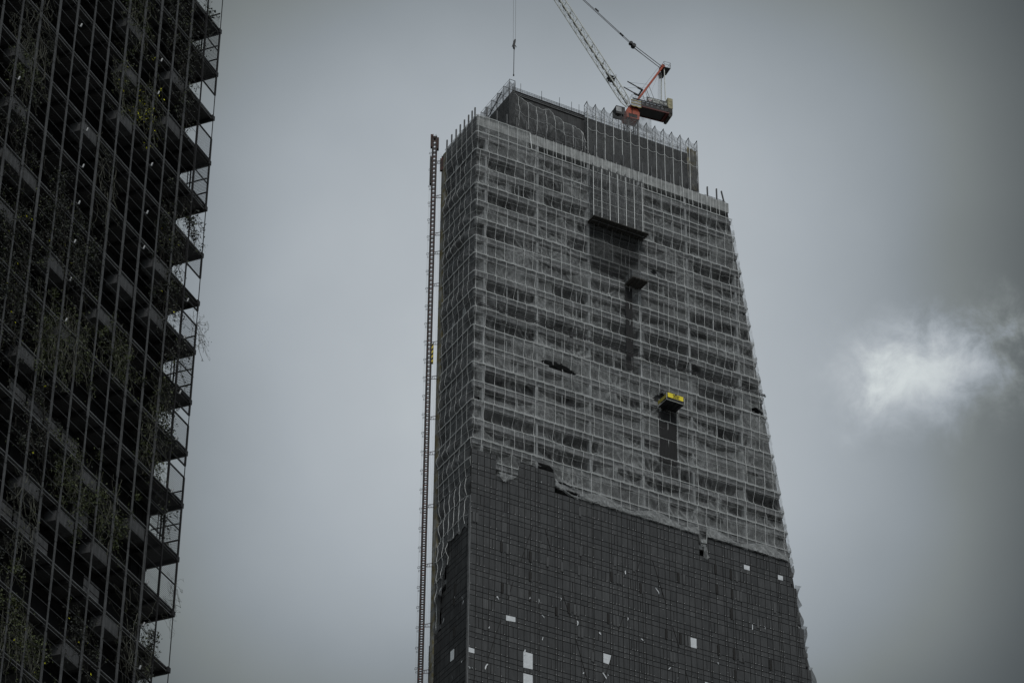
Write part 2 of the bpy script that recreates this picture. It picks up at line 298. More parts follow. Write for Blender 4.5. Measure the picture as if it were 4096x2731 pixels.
# --- cladding
PZ = 3.14; ROWS = []
for k in range(-6, 9):
    t = 196.41 + PZ * k; ROWS += [(t - 1.575, t, 1), (t, t + .785, 0), (t + .785, t + 1.565, 0)]
colU = [0.0, .96, 2.02, 2.92, 3.82, 4.79, 5.59, 5.96, 7.32, 8.28, 9.2, 9.95, 10.39, 10.66, 11.8, 13.0, 13.39, 14.15, 15.31, 16.08, 16.96, 18.07, 18.85, 19.07, 20.3, 21.53]
rr = random.Random(5)
while colU[-1] < 36.0: colU.append(colU[-1] + rr.choice([1.0, 1.1, .9, 1.2, .4, .75]))
colU[-1] = 36.2; colU += [37.36]
while colU[-1] < 60: colU.append(colU[-1] + rr.choice([1.0, 1.1, .9, 1.2, .4, .75, .28]))
def ctop(u):
    if u < 3.8: return 222.4
    if u < 7.3: return 219.3
    if u < 12.9: return 222.4
    if 36.2 <= u < 37.3: return 216.1
    return 219.25
def cright(z): return towR(math.floor((z - 190.1) / 6.28) * 6.28 + 190.1 + 6.28) - 0.2
def prow(p, xs, z0, z1, fn, rr, bolts):
    for x0, x1 in xs:
        t = rr.gauss(1.0, 0.11) * (1 + .12 * noise.noise(Vector((x0 * .12, z0 * .1, 3)))); t = 1.5 if rr.random() < .006 else t
        fn(p, x0 + .045, x1 - .045, z0 + .045, z1 - .045, t, rr.uniform(0, .012))
        if rr.random() < .55: bolts.append((x0 + .16, z0 + .16))
def fpan(p, x0, x1, z0, z1, t, d):
    y = -.02 - d; p.quad((x0, y, z0), (x1, y, z0), (x1, y, z1), (x0, y, z1), t); y2 = .05
    p.quad((x0, y2, z0), (x1, y2, z0), (x1, y, z0), (x0, y, z0), t); p.quad((x0, y2, z0), (x0, y, z0), (x0, y, z1), (x0, y2, z1), t); p.quad((x1, y, z0), (x1, y2, z0), (x1, y2, z1), (x1, y, z1), t)
def lpan(p, w0, w1, z0, z1, t, d):
    x = -.02 - d; p.quad((x, w1, z0), (x, w0, z0), (x, w0, z1), (x, w1, z1), t); p.quad((.05, w1, z0), (.05, w0, z0), (x, w0, z0), (x, w1, z0), t); p.quad((x, w0, z0), (.05, w0, z0), (.05, w0, z1), (x, w0, z1), t)
p = MB(); bolts = []; rr = random.Random(21)
for z0, z1, tall in ROWS:
    r = cright(z0 + .1); us = [u for u in colU if u < r - .25] + [r]; xs = []
    for a, c in zip(us[:-1], us[1:]):
        if c > 55 and False: continue
        if z1 > ctop((a + c) / 2) + .05: continue
        j = int((a + 1.3) * 1.7)
        if tall and c - a > .7 and (j * 7 + int(z0 / PZ) * 3) % 9 in (0, 4): h = (c - a) / 2; xs += [(a, a + h), (a + h, c)]
        else: xs.append((a, c))
    prow(p, xs, z0, z1, fpan, rr, bolts)
p.build('front_cladding', 'panel', tower)
b = MB(); us = colU[:]
b.box(0.02, 56.0, 0.05, 0.5, 150, 188.4)
for z0, z1, tall in ROWS[::3]:
    for q in range(3):
        k = ROWS.index((z0, z1, tall)) + q
        if k < len(ROWS):
            a0, a1, _ = ROWS[k]; r = cright(a0 + .1)
            seg = [(0.0, 3.82), (3.82, 7.32), (7.32, 12.95), (12.95, 36.2), (36.2, 37.36), (37.36, r)]
            for s0, s1 in seg:
                if a1 <= ctop((s0 + s1) / 2) + .05: b.box(max(s0, .02), s1, 0.05 + .001 * (k % 3), 0.3, a0, a1)
b.build('cladding_backing', 'joint', tower)
bb = MB()
for x, z in bolts: bb.box(x - .028, x + .028, -.05, -.02, z - .028, z + .028)
bb.build('fixing_bolts', 'bolt', tower)['kind'] = 'stuff'
def lctop(w): return 210.6 if w < 6.0 else 206.9 if w < 7.0 else 203.75 if w < 8.0 else 199.0 if w < 9.9 else 197.5
p = MB(); pb = MB(); lb = []; wcol = [0.0]
while wcol[-1] < 10.9: wcol.append(wcol[-1] + rr.choice([1.15, 1.0, 1.3, .6]))
wcol[-1] = 11.25
for z0, z1, tall in ROWS:
    xs = [(a, c) for a, c in zip(wcol[:-1], wcol[1:]) if z1 <= lctop((a + c) / 2) + .1]
    if xs: prow(p, xs, z0, z1, lpan, rr, lb); pb.box(0.05, 0.3, xs[0][0], xs[-1][1], z0, z1)
pb.box(0.05, .3, 0.05, 11.2, 150, 188.4)
p.build('side_cladding', 'panel', tower); pb.build('side_cladding_backing', 'joint', tower)
b = MB(); b.bar((-.10, -.10, 150), (-.10, -.10, 214.8), .055); b.bar((-.18, .06, 150), (-.18, .06, 213.5), .05); b.bar((-.02, -.10, 150), (-.02, -.10, 213.0), .03)
b.build('corner_trim', 'trim', tower)
def fquad(name, m, x0, y0, x1, y1, d=-.045, parent=None, side=False, poly=None):
    pts = poly or [(x0, y0), (x1, y0), (x1, y1), (x0, y1)]
    b = MB(); pp = [(lw(*q) if side else fw(*q)) for q in pts]
    a = [(d, q[0], q[1]) if side else (q[0], d, q[1]) for q in pp]; c = [(d + .035, q[0], q[1]) if side else (q[0], d + .035, q[1]) for q in pp]
    i = 0; n = len(a); b.v = a + c; b.f = [tuple(range(n)), tuple(reversed(range(n, 2 * n)))] + [(k, n + k, n + (k + 1) % n, (k + 1) % n) for k in range(n)]; b.t = [1.0] * len(b.f)
    return b.build(name, m, parent or tower)
def wp(u, z, w_, h, name='white_panel', m='film', d=-.045):
    b = MB(); b.box(u, u + w_, d, d + .03, z, z + h); return b.build(name, m, tower)
# white film panels and missing boards (full-resolution photo corners)
for poly in ([(2024, 2459), (2061, 2468), (2061, 2487), (2024, 2480)], [(2093, 2604), (2130, 2614), (2130, 2676), (2093, 2668)], [(2093, 2691), (2130, 2700), (2130, 2745), (2093, 2737)],
             [(2413, 2611), (2444, 2620), (2435, 2656), (2413, 2648)], [(2759, 2547), (2785, 2554), (2786, 2592), (2760, 2586)], [(2975, 2257), (2998, 2264), (2998, 2281), (2976, 2275)],
             [(3111, 2298), (3131, 2304), (3131, 2321), (3112, 2316)], [(1874, 2587), (1897, 2594), (1897, 2612), (1874, 2606)], [(3008, 2496), (3011, 2497), (3011, 2518), (3008, 2517)], [(2820, 2726), (2836, 2731), (2836, 2745), (2820, 2740)]):
    fquad('white_panel', 'film', 0, 0, 0, 0, poly=poly)
fquad('white_panel', 'film', 0, 0, 0, 0, poly=[(1803, 2605), (1817, 2593), (1816, 2634), (1802, 2646)], side=True)
# projecting window vents: a dark opening with its two leaves
def vent(x, y, h=38, leaves=2, dark=True):
    u, z1 = fw(x, y); _, z0 = fw(x, y + h); H = z1 - z0
    v = None
    if dark:
        b = MB(); b.box(u - .16, u + .06, -.12, -.01, z0, z1); b.box(u + .06, u + .20, -.034, -.01, z0, z1); v = b.build('open_vent', 'joint', tower)
        b = MB(); b.box(u + .20, u + .42, -.07, .0, z0, z1); b.build('vent_leaf', 'panel', v)
    for k in range(leaves):
        q = u + .75 + k * .5; b = MB(); b.box(q, q + .38, -.09, -.0, z0, z1, 1.55); o = b.build('vent_leaf', 'panel', v or tower)
        b = MB(); b.box(q, q + .38, -.12, -.095, z0 - .06, z0 - .015); b.build('vent_sill', 'joint', o)
for a in ((2005, 2168, 40, 1), (2120, 2205, 42, 0), (2120, 2285, 40, 0), (2009, 2330, 42, 1), (2119, 2362, 42, 0), (2274, 2410, 42, 2), (2432, 2452, 42, 2), (2561, 2331, 40, 0), (2712, 2290, 40, 1), (2922, 2278, 40, 1),
          (2927, 2355, 40, 2), (2925, 2435, 42, 0), (2720, 2533, 42, 2), (2935, 2595, 42, 2), (2940, 2678, 42, 0), (2445, 2286, 40, 2), (2860, 2256, 38, 0), (2866, 2336, 38, 0), (2872, 2578, 42, 0), (3081, 2638, 42, 0), (2225, 2427, 34, 0), (2664, 2516, 40, 0), (3086, 2720, 40, 0)):
    vent(*a)
for x, y in ((1930, 2474), (2305, 2501), (2310, 2020), (2312, 2178), (2180, 2220), (2238, 2240), (2306, 2255), (2450, 2218), (2526, 2240), (2675, 2600), (2360, 2600), (3022, 2466), (3090, 2406), (2960, 2604), (1885, 2040)):
    vent(x - 15, y, 38, 2 if (x % 2) else 1, False)
for x, y, h in ((1817, 2378, 42), (1820, 2336, 40), (1817, 2503, 42)):
    w1, z1 = lw(x, y); w0, z0 = lw(x, y + h); b = MB(); b.box(-.05, -.01, w1 - .3, w1 + .3, z0, z1); b.build('open_vent', 'joint', tower)
# diagonal joints across the boards
dj = MB()
for x0, y0, x1, y1 in ((2132, 2100, 2083, 2245), (2180, 2115, 2202, 2200), (2564, 2230, 2540, 2300), (2610, 2242, 2665, 2420), (2052, 2326, 2031, 2396), (2252, 2382, 2281, 2468), (2004, 2474, 1952, 2632), (2496, 2450, 2473, 2525), (2304, 2558, 2352, 2731), (2452, 2600, 2410, 2740), (2690, 2505, 2717, 2590), (2742, 2683, 2758, 2745), (1900, 2700, 1890, 2740)):
    a, c = fw(x0, y0), fw(x1, y1); dj.bar((a[0], -.04, a[1]), (c[0], -.04, c[1]), .05)
dj.build('diagonal_joint', 'joint', tower)
# scraps of torn film still stuck to the boards
rr = random.Random(9); sb = MB()
def scrap(x, y, s=1.0, side=False):
    a, z = (lw if side else fw)(x, y); ang = rr.uniform(-.6, .6); h = rr.uniform(.25, .8) * s; w_ = rr.uniform(.02, .11) * s; pr = None
    for k in range(4):
        t = k / 3; cx_ = a + math.sin(ang) * h * t + .06 * math.sin(5 * t + ang * 9); wd = w_ * (math.sin(math.pi * min(1, t * .8 + .2))) * rr.uniform(.5, 1.2); zz = z - h * t; dd = -.06 - rr.uniform(0, .10)
        cur = ((cx_ - wd, dd, zz), (cx_ + wd, dd - .05, zz)) if not side else ((dd, cx_ - wd, zz), (dd, cx_ + wd, zz))
        if pr: sb.quad(pr[0], pr[1], cur[1], cur[0])
        pr = cur
for q in ((2242, 2390, 1.2), (2118, 2382, 1), (2155, 2395, 1.2), (1988, 2385, 1.3), (1955, 2505, 1), (2168, 2458, 1), (2168, 2548, 1.5), (2310, 2483, 1.3), (2332, 2688, 1), (2397, 2528, 1.4), (2510, 2470, 1), (2622, 2350, 1.2), (3058, 2508, 1.2), (1948, 2655, 1.5), (1888, 2668, 1), (1874, 2665, 1), (2100, 2598, 1.4), (2565, 2552, 1), (2680, 2668, 1.2), (2870, 2650, 1), (2165, 1926, .8), (2240, 2078, .6), (2502, 2282, 1), (2412, 2690, 1.2), (2430, 2695, 1)): scrap(*q)
for q in ((1850, 2640, 1.2), (1856, 2400, 1.5), (1850, 2385, 1), (1778, 2470, 1), (1822, 2385, 1), (1733, 2655, .8), (1812, 2700, 1)): scrap(q[0], q[1], q[2], True)
for k in range(26): x = rr.uniform(1900, 3180); scrap(x, rr.uniform(max(2050, 1850 + (x - 1900) * .33), 2731), .2)
sb.build('film_scraps', 'film', tower)
# starter posts along the roof edge
b = MB(); b.box(-.09, .09, -.09, -.05, 0, 2.35); b.box(-.09, .09, .05, .09, 0, 2.35); b.box(-.02, .02, -.05, .05, 0, 2.35)
sp = b.build('steel_post', 'steel', tower); sp.location = (1.75, .22, 280.1)
u = 1.75 + 1.66
while u < 43.2:
    o = rep(sp, tower, (u, .22, 280.1)); o.scale.z = 1.0 if u < 22 else random.choice([.9, 1.05, .8, 1]); u += 1.66
for w in (1.1, 2.0, 3.1, 4.4, 5.7, 7.0, 8.4, 9.9): rep(sp, tower, (.22, w, 280.1))
o = rep(sp, tower, (43.0, .3, 280.1)); o.rotation_euler = (0, -R(12), 0)
b = MB()                                            # guard rail behind the roof edge
for z in (280.9, 281.4): b.bar((6, .6, z), (19.5, .6, z), .035)
for k in range(10): b.bar((6 + 1.5 * k, .6, 280.2), (6 + 1.5 * k, .6, 281.5), .03)
for z in (280.7,): b.bar((39.5, .4, z), (43.3, .4, z), .03)
for k in range(14): b.bar((39.6 + .28 * k, .4, 280.2), (39.6 + .28 * k, .4, 280.75), .02)
b.build('guard_rail', 'dark', tower)
# roof block
b = MB(); b.box(6.95, 39.2, 2.0, 10.3, 278.9, 289.0); b.build('roof_block', 'block_d', tower)
b = MB(); b.box(6.9, 19.4, 1.85, 1.98, 288.35, 288.42); b.box(6.9, 19.4, 1.85, 1.98, 289.0, 289.08)
for k in range(64): u = 7.0 + k * .195; b.box(u, u + .05, 1.9, 1.96, 288.42, 289.0)
b.box(7.0, 19.4, 1.9, 1.95, 288.69, 288.74); b.build('formwork', 'dark', tower)
b = MB(); b.box(7.0, 19.4, 1.965, 1.995, 288.42, 289.0); b.build('formwork_board', 'conc_l', tower)
b = MB()
for k in range(4): b.box(7.0, 39.1, 2.1, 2.12, 289.05 + .28 * k, 289.075 + .28 * k)
for k in range(110): u = 7.0 + k * .292; b.box(u, u + .022, 2.1, 2.12, 289.0, 289.98)
for u in (8.4, 12.0, 15.1, 17.2, 18.5): b.bar((u, 2.05, 288.8), (u, 2.05, 291.0), .035)
b.build('roof_mesh_fence', 'dark', tower)
b = MB(); b.quad((7.0, 2.14, 289.0), (19.5, 2.14, 289.0), (19.5, 2.14, 289.9), (7.0, 2.14, 290.0)); b.build('fence_netting', 'nets', tower)

# ================================================================== SAFETY NETS
def bay_amp(s, i, seed):
    a = noise.noise(Vector((s * .11 + seed * 3.1, i * 7.7, 1.3))); b_ = noise.noise(Vector((s * .45, i * 3.3 + seed, 8.1)))
    return a * 1.3 + b_ * .5
FOLDS = []
_rf = random.Random(77)
for _k in range(330):
    FOLDS.append((_rf.uniform(-9, 56), 277.07 - 3.118 * _rf.randint(0, 24) - _rf.choice([0, 0, .1, 3.0]), _rf.uniform(.10, .30), _rf.uniform(.7, 1.9), _rf.randint(7, 15), _rf.uniform(0, 6.28)))
FG = {}
for f_ in FOLDS:
    for dx in (-1, 0, 1):
        for dz in (-1, 0, 1): FG.setdefault((int(f_[0] // 3) + dx, int(f_[1] // 3) + dz), []).append(f_)
def net_off(s, z, smooth=False):
    """how far the cloth stands off the slab edges (positive = outwards)"""
    f = (277.07 - z) / 3.118; i = math.floor(f); t = f - i            # t=0 at slab top, grows downward
    q = 0.0 if t < .17 else (t - .17) / .83
    sh = math.sin(math.pi * q ** 1.7)                                  # pulled in under the slab, back out onto the next slab
    am = bay_amp(s, i, 1)
    a = (.06 + .55 * am) if s < 0 else -(.13 + .24 * am)
    dk = is_dark(s, i)
    if dk is not None: a = a * .4 - .62 * math.sin(math.pi * dk) ** .5
    cor = math.exp(-((s - .1) / 1.2) ** 2); a = a * (1 - cor) + (-.55 + .6 * noise.noise(Vector((i * 1.9, .3, 2)))) * cor
    a2 = .12 * math.sin(math.pi * ((s / 1.58) % 1.0)) * noise.noise(Vector((s * .6, i * 2.1, 5)))
    d = noise.noise(Vector((s * .9 + z * .5, z * .35, 4.4))) * .07 + noise.noise(Vector((s * 3.0 - z * 1.6, z * .9, 9.4))) * .035
    if i < 0: a *= .15
    fo = 0.0
    for x0, z0, A, rr0, n0, ph in FG.get((int(s // 3), int(z // 3)), ()):
        dx, dz = s - x0, z - z0; rd = math.hypot(dx, dz)
        if rd < 2.6: fo += A * min(1, rd / .35) * math.exp(-rd / rr0) * math.cos(n0 * math.atan2(dz, dx) + ph)
    if smooth: return .07 + a * sh
    return .05 + (a + a2) * sh + d * (.2 + .8 * sh) + fo * .55 * (.35 + .65 * sh)
def net_crease(s, z):
    f = (277.07 - z) / 3.118; i = math.floor(f); t = f - i; c = 0.0
    for x0, z0, A, rr0, n0, ph in FG.get((int(s // 3), int(z // 3)), ()):
        dx, dz = s - x0, z - z0; rd = math.hypot(dx, dz)
        if rd < 2.6: c += 2.3 * A * math.exp(-rd / rr0) * max(0, math.cos(n0 * math.atan2(dz, dx) + ph)) ** 3
    g = max(0, 1 - abs(t - .97) / .10) * .75 * (.7 + noise.noise(Vector((s * .5, i * 3.1, 2)))) + max(0, 1 - abs(t - .05) / .06) * .18
    w_ = noise.noise(Vector((s * 1.3 + z * .9, z * .3 - s * .2, i * .7))); g += max(0, 1 - abs(w_) * 9) * .16 * max(0, noise.noise(Vector((s * .15, i * 1.1, 6))) + .25) * 2
    if s < -.4: g *= .6
    return min(.65, c + g)
def net_pos(s, z, extra=0.0, smooth=False):
    o = net_off(s, z, smooth) + extra
    r = towR(z) if z < 280.35 else 43.6
    if s > r:                                       # round the right-hand flank
        q = s - r; o = .05 + .1 * noise.noise(Vector((q, z * .5, 3)))
        return Vector((r + o * min(1, q / .5), q - .05 - o * max(0, 1 - q / .5), z))
    k = .45
    if s > k: return Vector((s, -o, z))
    if s < -k: return Vector((-o, -s, z))
    th = (s / k + 1) * math.pi / 4                  # 0 .. pi/2 round the corner
    c = Vector((k * .9, k * .9, 0)); n_ = Vector((-math.cos(th), -math.sin(th), 0)); p_ = c + n_ * (k * .9 * (1 + .18 * math.sin(2 * th)) + o)
    return Vector((p_.x, p_.y, z))
HOLES = [(13.8, 240.25, 2.9, .85, .06), (31.4, 240.0, 2.2, 1.5, 0.0), (.9, 230.9, 1.0, .5, .3), (26.4, 216.9, .5, 2.3, 0), (11.4, 223.1, 1.4, .5, .22), (15.0, 220.5, 1.9, .7, .4), (47.0, 243.6, 1.2, .5, .1), (30.0, 262.6, .5, .3, 0), (36.5, 247.5, .9, .8, 0)]
def in_hole(s, z):
    for a, b_, c, d, sl in HOLES:
        x = (s - a) / c; y = (z - b_ + (s - a) * sl) / d
        if abs(x) < 1 and abs(y) < (1 - x * x) ** .7 * (1 + .15 * noise.noise(Vector((s * 2, z, 1)))): return True
    return False
def net_bottom(s):
    if s < 0:
        w = -s; return lctop(w) - .15 + (1.6 if w < .8 else 0) - (.3 * math.sin(w * 3)) - (0 if w < 6.5 else .6)
    if s < 3.82: return 222.42
    if s < 7.3: return 219.2
    if s < 12.9: return 222.5 + (.25 if s > 10 else 0)
    t = 219.25
    if 36.2 <= s <= 37.3: t = 217.3
    if s < 16: t = 220.2 - (s - 12.9) * .3
    if s > towR(200): t = 183
    return t
def drop(s):                                         # what the hem of the last band does
    return .0
LEFT_END = -9.75
def sheet(name, m, z_hi, z_lo, s0, s1, ds, dz, parent, label=None, cat=None, group=None, extra=0.0, hem=.0, bottom=None, top=None, holes=True):
    b = MB(); b.c = []; ns = max(2, int((s1 - s0) / ds)); nz = max(2, int((z_hi - z_lo) / dz)); idx = {}
    for i in range(ns + 1):
        s = s0 + (s1 - s0) * i / ns
        zb = z_lo if bottom is None else max(z_lo, bottom(s)); zt = z_hi if top is None else min(z_hi, top(s))
        zb -= hem * abs(math.sin(math.pi * s / 1.58)) * (.5 + .5 * noise.noise(Vector((s, z_lo, 0))))
        for j in range(nz + 1):
            z = zt + (zb - zt) * j / nz; idx[i, j] = len(b.v); ed = max(0, (j / nz - .93) / .07); b.v.append(tuple(net_pos(s, z, extra + .10 * ed + .015 * (1 if j == 0 else 0)))); b.c.append(net_crease(s, z) + .25 * ed)
        if zt - zb < .15:
            for j in range(nz + 1): idx[i, j] = None
    for i in range(ns):
        s = s0 + (s1 - s0) * (i + .5) / ns
        for j in range(nz):
            q = (idx[i, j], idx[i, j + 1], idx[i + 1, j + 1], idx[i + 1, j])
            if None in q: continue
            z = b.v[q[0]][2]
            if holes and in_hole(s, z): continue
            b.f.append(q); b.t.append(1.0)
    return b
ORD = ['topmost', 'second', 'third', 'fourth', 'fifth', 'sixth', 'seventh', 'eighth', 'ninth', 'tenth']
ZB = [280.30, 274.02, 267.78, 261.55, 255.31, 249.07, 242.84, 236.60, 230.37, 224.13]
nets = []
for bi in range(len(ZB)):
    zt = ZB[bi]; zb = ZB[bi + 1] if bi + 1 < len(ZB) else 218.6
    s1 = towR(zt) + 3.0
    topf = (lambda s: 280.3 if s < 8.9 else (280.3 - (s - 8.9) * 2.6 if s < 9.9 else 277.25)) if bi == 0 else None
    root = empty('safety_net', K0, KR, '%s band of grey netting hung around the tower, counted from its roof' % ORD[bi] if bi < 9 else 'lowest front band of grey netting, hanging just above the dark cladding', 'safety net', 'grey safety nets wrapped round the tower')
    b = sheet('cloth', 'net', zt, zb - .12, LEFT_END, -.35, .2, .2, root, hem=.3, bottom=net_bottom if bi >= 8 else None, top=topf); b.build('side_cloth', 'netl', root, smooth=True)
    b = sheet('cloth', 'net', zt, zb - .12, -.35, s1, .2, .2, root, hem=.22 if bi else .1, bottom=net_bottom if bi >= 8 else None, top=topf)
    b.build('cloth', 'net', root, smooth=True); b_in = MB(); b_in.c = []
    rr = random.Random(40 + bi)                      # slack second layers draped over the lower half of some bays
    for st in range(2):
        zf = zt - .0 - (0.1 if bi == 0 else 0) - 3.118 * (st + 1)
        cuts = [LEFT_END, -6.6, -3.4, -.3, 1.7]
        while cuts[-1] < s1 - 3: cuts.append(cuts[-1] + rr.choice([4.3, 8.58, 4.28, 8.58]))
        lv = rr.uniform(.85, 1.25)
        for ss, se_ in zip(cuts[:-1], cuts[1:]):
            wd = se_ - ss
            if rr.random() < (.88 if ss > -.5 else .22):
                h0 = lv * rr.choice([1.7, 1.5, 2.1, 1.2, 2.9]); h1 = lv * rr.choice([1.7, 1.5, 2.1, 1.2, 2.9]); sag = rr.choice([.2, .5, .7, .9, 1.2])
                i_s = round((277.07 - zf) / 3.118) - 1
                tf0 = lambda s, a=ss, w_=wd, zf=zf, h0=h0, h1=h1, sag=sag: zf + max(.05, h0 + (h1 - h0) * (s - a) / w_ - sag * 4 * ((s - a) / w_) * (1 - (s - a) / w_) * .8)
                tf = lambda s, i_s=i_s, zf=zf, tf0=tf0, bi=bi: min(tf0(s), 277.2 if (bi == 0 and s > 9) else 999) if is_dark(s, i_s) is None else zf + .1 + .9 * (1 - math.sin(math.pi * is_dark(s, i_s)) ** .4)
                b2 = sheet('x', 'net', zf + 3, zf, ss, ss + wd, .25, .22, root, extra=-.07, top=tf, bottom=net_bottom if bi >= 8 else None)
                b = b_in; o_ = len(b.v); b.c += b2.c; b.v += b2.v; b.f += [tuple(k + o_ for k in q) for q in b2.f]; b.t += b2.t
    if bi >= 8:                                    # gathered, crumpled hem above the cladding
        b2 = sheet('x', 'net', 226, 218, 13, 51, .16, .15, root, extra=.16, top=lambda s: net_bottom(s) + 1.1 + .5 * math.sin(s * .7), bottom=net_bottom)
        o_ = len(b_in.v); b_in.c += [min(.8, c_ + .15 + .5 * max(0, 1 - 7 * abs(noise.noise(Vector((v_[0] * 1.5, v_[2] * .9, 4)))))) for c_, v_ in zip(b2.c, b2.v)]; b_in.v += [tuple(Vector(v) + Vector((0, -.22 * abs(noise.noise(Vector((v[0] * 1.1 + v[2], v[2] * .8, bi)))), 0))) for v in b2.v]; b_in.f += [tuple(k + o_ for k in q) for q in b2.f]; b_in.t += b2.t
    b_in.build('inner_cloth', 'net2', root, smooth=True)
    # ropes sewn down the cloth, one part each
    rr = random.Random(70 + bi); s = -9.2; n_r = 0
    while s < s1 - 3.2:
        zlo = max(zb, net_bottom(s) if bi >= 8 else zb); zhi = min(zt, 280.25); n = max(3, int((zhi - zlo) / .35)); pts = []
        if zhi - zlo > .6:
            for k in range(n + 1):
                z = zhi + (zlo - zhi) * k / n; sj = s + (.03 * math.sin(z * .9 + s)); q = net_pos(sj, z, .10, True)
                pts.append(q)
            runs = [[]]
            for q, k in zip(pts, range(n + 1)):
                z = zhi + (zlo - zhi) * k / n
                if in_hole(s, z) and rr.random() < .5: runs.append([])
                else: runs[-1].append(q)
            m_ = MB()
            for ru in runs:
                if len(ru) > 1: m_.line(ru, .019 if s > 0 else .013, 3)
            if m_.v: m_.build('rope', 'rope', root)
        s += 1.58 + rr.uniform(-.16, .16)
    for hz, rad in ((zt - .02, .055), (zt - 3.118 + .05, .046), (zt - 1.3 + rr.uniform(-.3, .3), .010), (zt - 4.4 + rr.uniform(-.3, .3), .011)):
        if hz < zb + .1 and bi == 9: continue
        m_ = MB(); pts = []; s = LEFT_END
        while s < towR(hz):
            z_ = hz - (.05 if rad > .03 else .09) * abs(math.sin(math.pi * s / 1.58)) - .05 * noise.noise(Vector((s, hz, 0)))
            if bi == 0 and hz > 277.3 and s > 9: z_ = min(z_, 277.2)
            if not (bi >= 8 and z_ < net_bottom(s)) and not in_hole(s, z_): pts.append(net_pos(s, z_, .09, True))
            elif len(pts) > 1: m_.line(pts, rad, 3); pts = []
            else: pts = []
            s += .32
        if len(pts) > 1: m_.line(pts, rad, 3)
        if m_.v: m_.build('hem_rope', 'rope', root)
    nets.append(root)
# ropes that run on up over the bare crown beam
m_ = None; s = 10.2
while s < 43.3:
    b = MB(); b.line([net_pos(s, 277.3, .04), Vector((s, .0, 278.5)), Vector((s, -.0, 280.25)), Vector((s, .3, 280.3))], .028, 3); b.build('rope', 'rope', nets[0]); s += 1.58
# netting left hanging on the side wall, below the last full band
root = empty('safety_net', K0, KR, 'torn grey netting sagging in folds down the narrow left side, above the dark cladding', 'safety net', 'grey safety nets wrapped round the tower')
b = sheet('cloth', 'net', 218.75, 195.0, LEFT_END, -.02, .17, .2, root, hem=.3, bottom=net_bottom)
b.build('cloth', 'netl', root, smooth=True)
for k, s in enumerate((-9.1, -7.6, -6.1, -4.6, -3.1, -1.5)):
    zl = net_bottom(s); n = int((218.7 - zl) / .4); b = MB(); b.line([net_pos(s + .08 * math.sin(j), 218.7 - .4 * j, .04) for j in range(n + 1)], .028, 3); b.build('rope', 'rope', root)
for hz in (218.6, 215.5, 212.4, 209.2, 206.0):
    b = MB(); pts = [net_pos(-9.7 + .3 * k, hz - .2 * abs(math.sin(math.pi * k * .3 / 1.58)), .05) for k in range(32) if hz > net_bottom(-9.7 + .3 * k)]
    if len(pts) > 2: b.line(pts, .03, 3); b.build('hem_rope', 'rope', root)
# torn flaps where the netting steps down the right-hand edge
root = empty('safety_net', K0, KR, 'dark torn netting stepping down the right edge of the clad floors', 'safety net', 'grey safety nets wrapped round the tower')
b = MB()
for k in range(12):
    zt = 218.9 - k * 3.14; r0 = cright(zt - 1.6)
    for j in range(9):
        a0, a1 = j / 9, (j + 1) / 9
        f = lambda a, q: Vector((r0 - .3 + (.62 + .25 * math.sin(k * 2.1 + a * 5) + .35 * a * ((k * 37) % 3) / 2) * q + (.25 if a < .1 else 0) * q, .02 - .1 * math.sin(a * 7 + k) - .1 * q, zt - 3.14 * a))
        for c0, c1 in ((0, .5), (.5, 1)): b.quad(f(a0, c0), f(a0, c1), f(a1, c1), f(a1, c0))
        g0, g1 = f(a0, 1), f(a1, 1); b.quad(g0, g0 + Vector((.1, 3, 0)), g1 + Vector((.1, 3, 0)), g1)
b.build('cloth', 'netd', root, smooth=True)

for k_, (x0_, w_, h_) in enumerate(((4.2, 2.6, 1.6), (13.4, 2.6, 1.5), (16.5, 3.2, 1.3), (21, 2.2, 1.1), (26, 3.0, .9), (36.3, .9, 2.6), (40, 3, .9))):
    fl_ = MB(); fl_.c = []; zt_ = net_bottom(x0_ + w_ / 2) + .5; NX_, NZ_ = 22, 14
    for i in range(NX_ + 1):
        for j in range(NZ_ + 1):
            a_, b_ = i / NX_, j / NZ_; x_ = x0_ + w_ * a_ + .3 * b_ * math.sin(a_ * 9 + k_); hh = h_ * (.6 + .4 * math.sin(a_ * 5 + k_ * 2)) * (.9 if k_ else 1)
            cr_ = noise.noise(Vector((x_ * 2.2 + b_ * 1.6, b_ * .8, k_))); fl_.v.append((x_, -.22 - .3 * abs(cr_) - .12 * b_, zt_ - hh * b_ * (.45 if k_ not in (0, 5) else 1))); fl_.c.append(.1 + .5 * max(0, 1 - 6 * abs(cr_)))
    fl_.f = [(i * (NZ_ + 1) + j, i * (NZ_ + 1) + j + 1, (i + 1) * (NZ_ + 1) + j + 1, (i + 1) * (NZ_ + 1) + j) for i in range(NX_) for j in range(NZ_)]; fl_.t = [1.0] * len(fl_.f)
    fl_.build('torn_flap', 'net2', nets[-1], smooth=True)
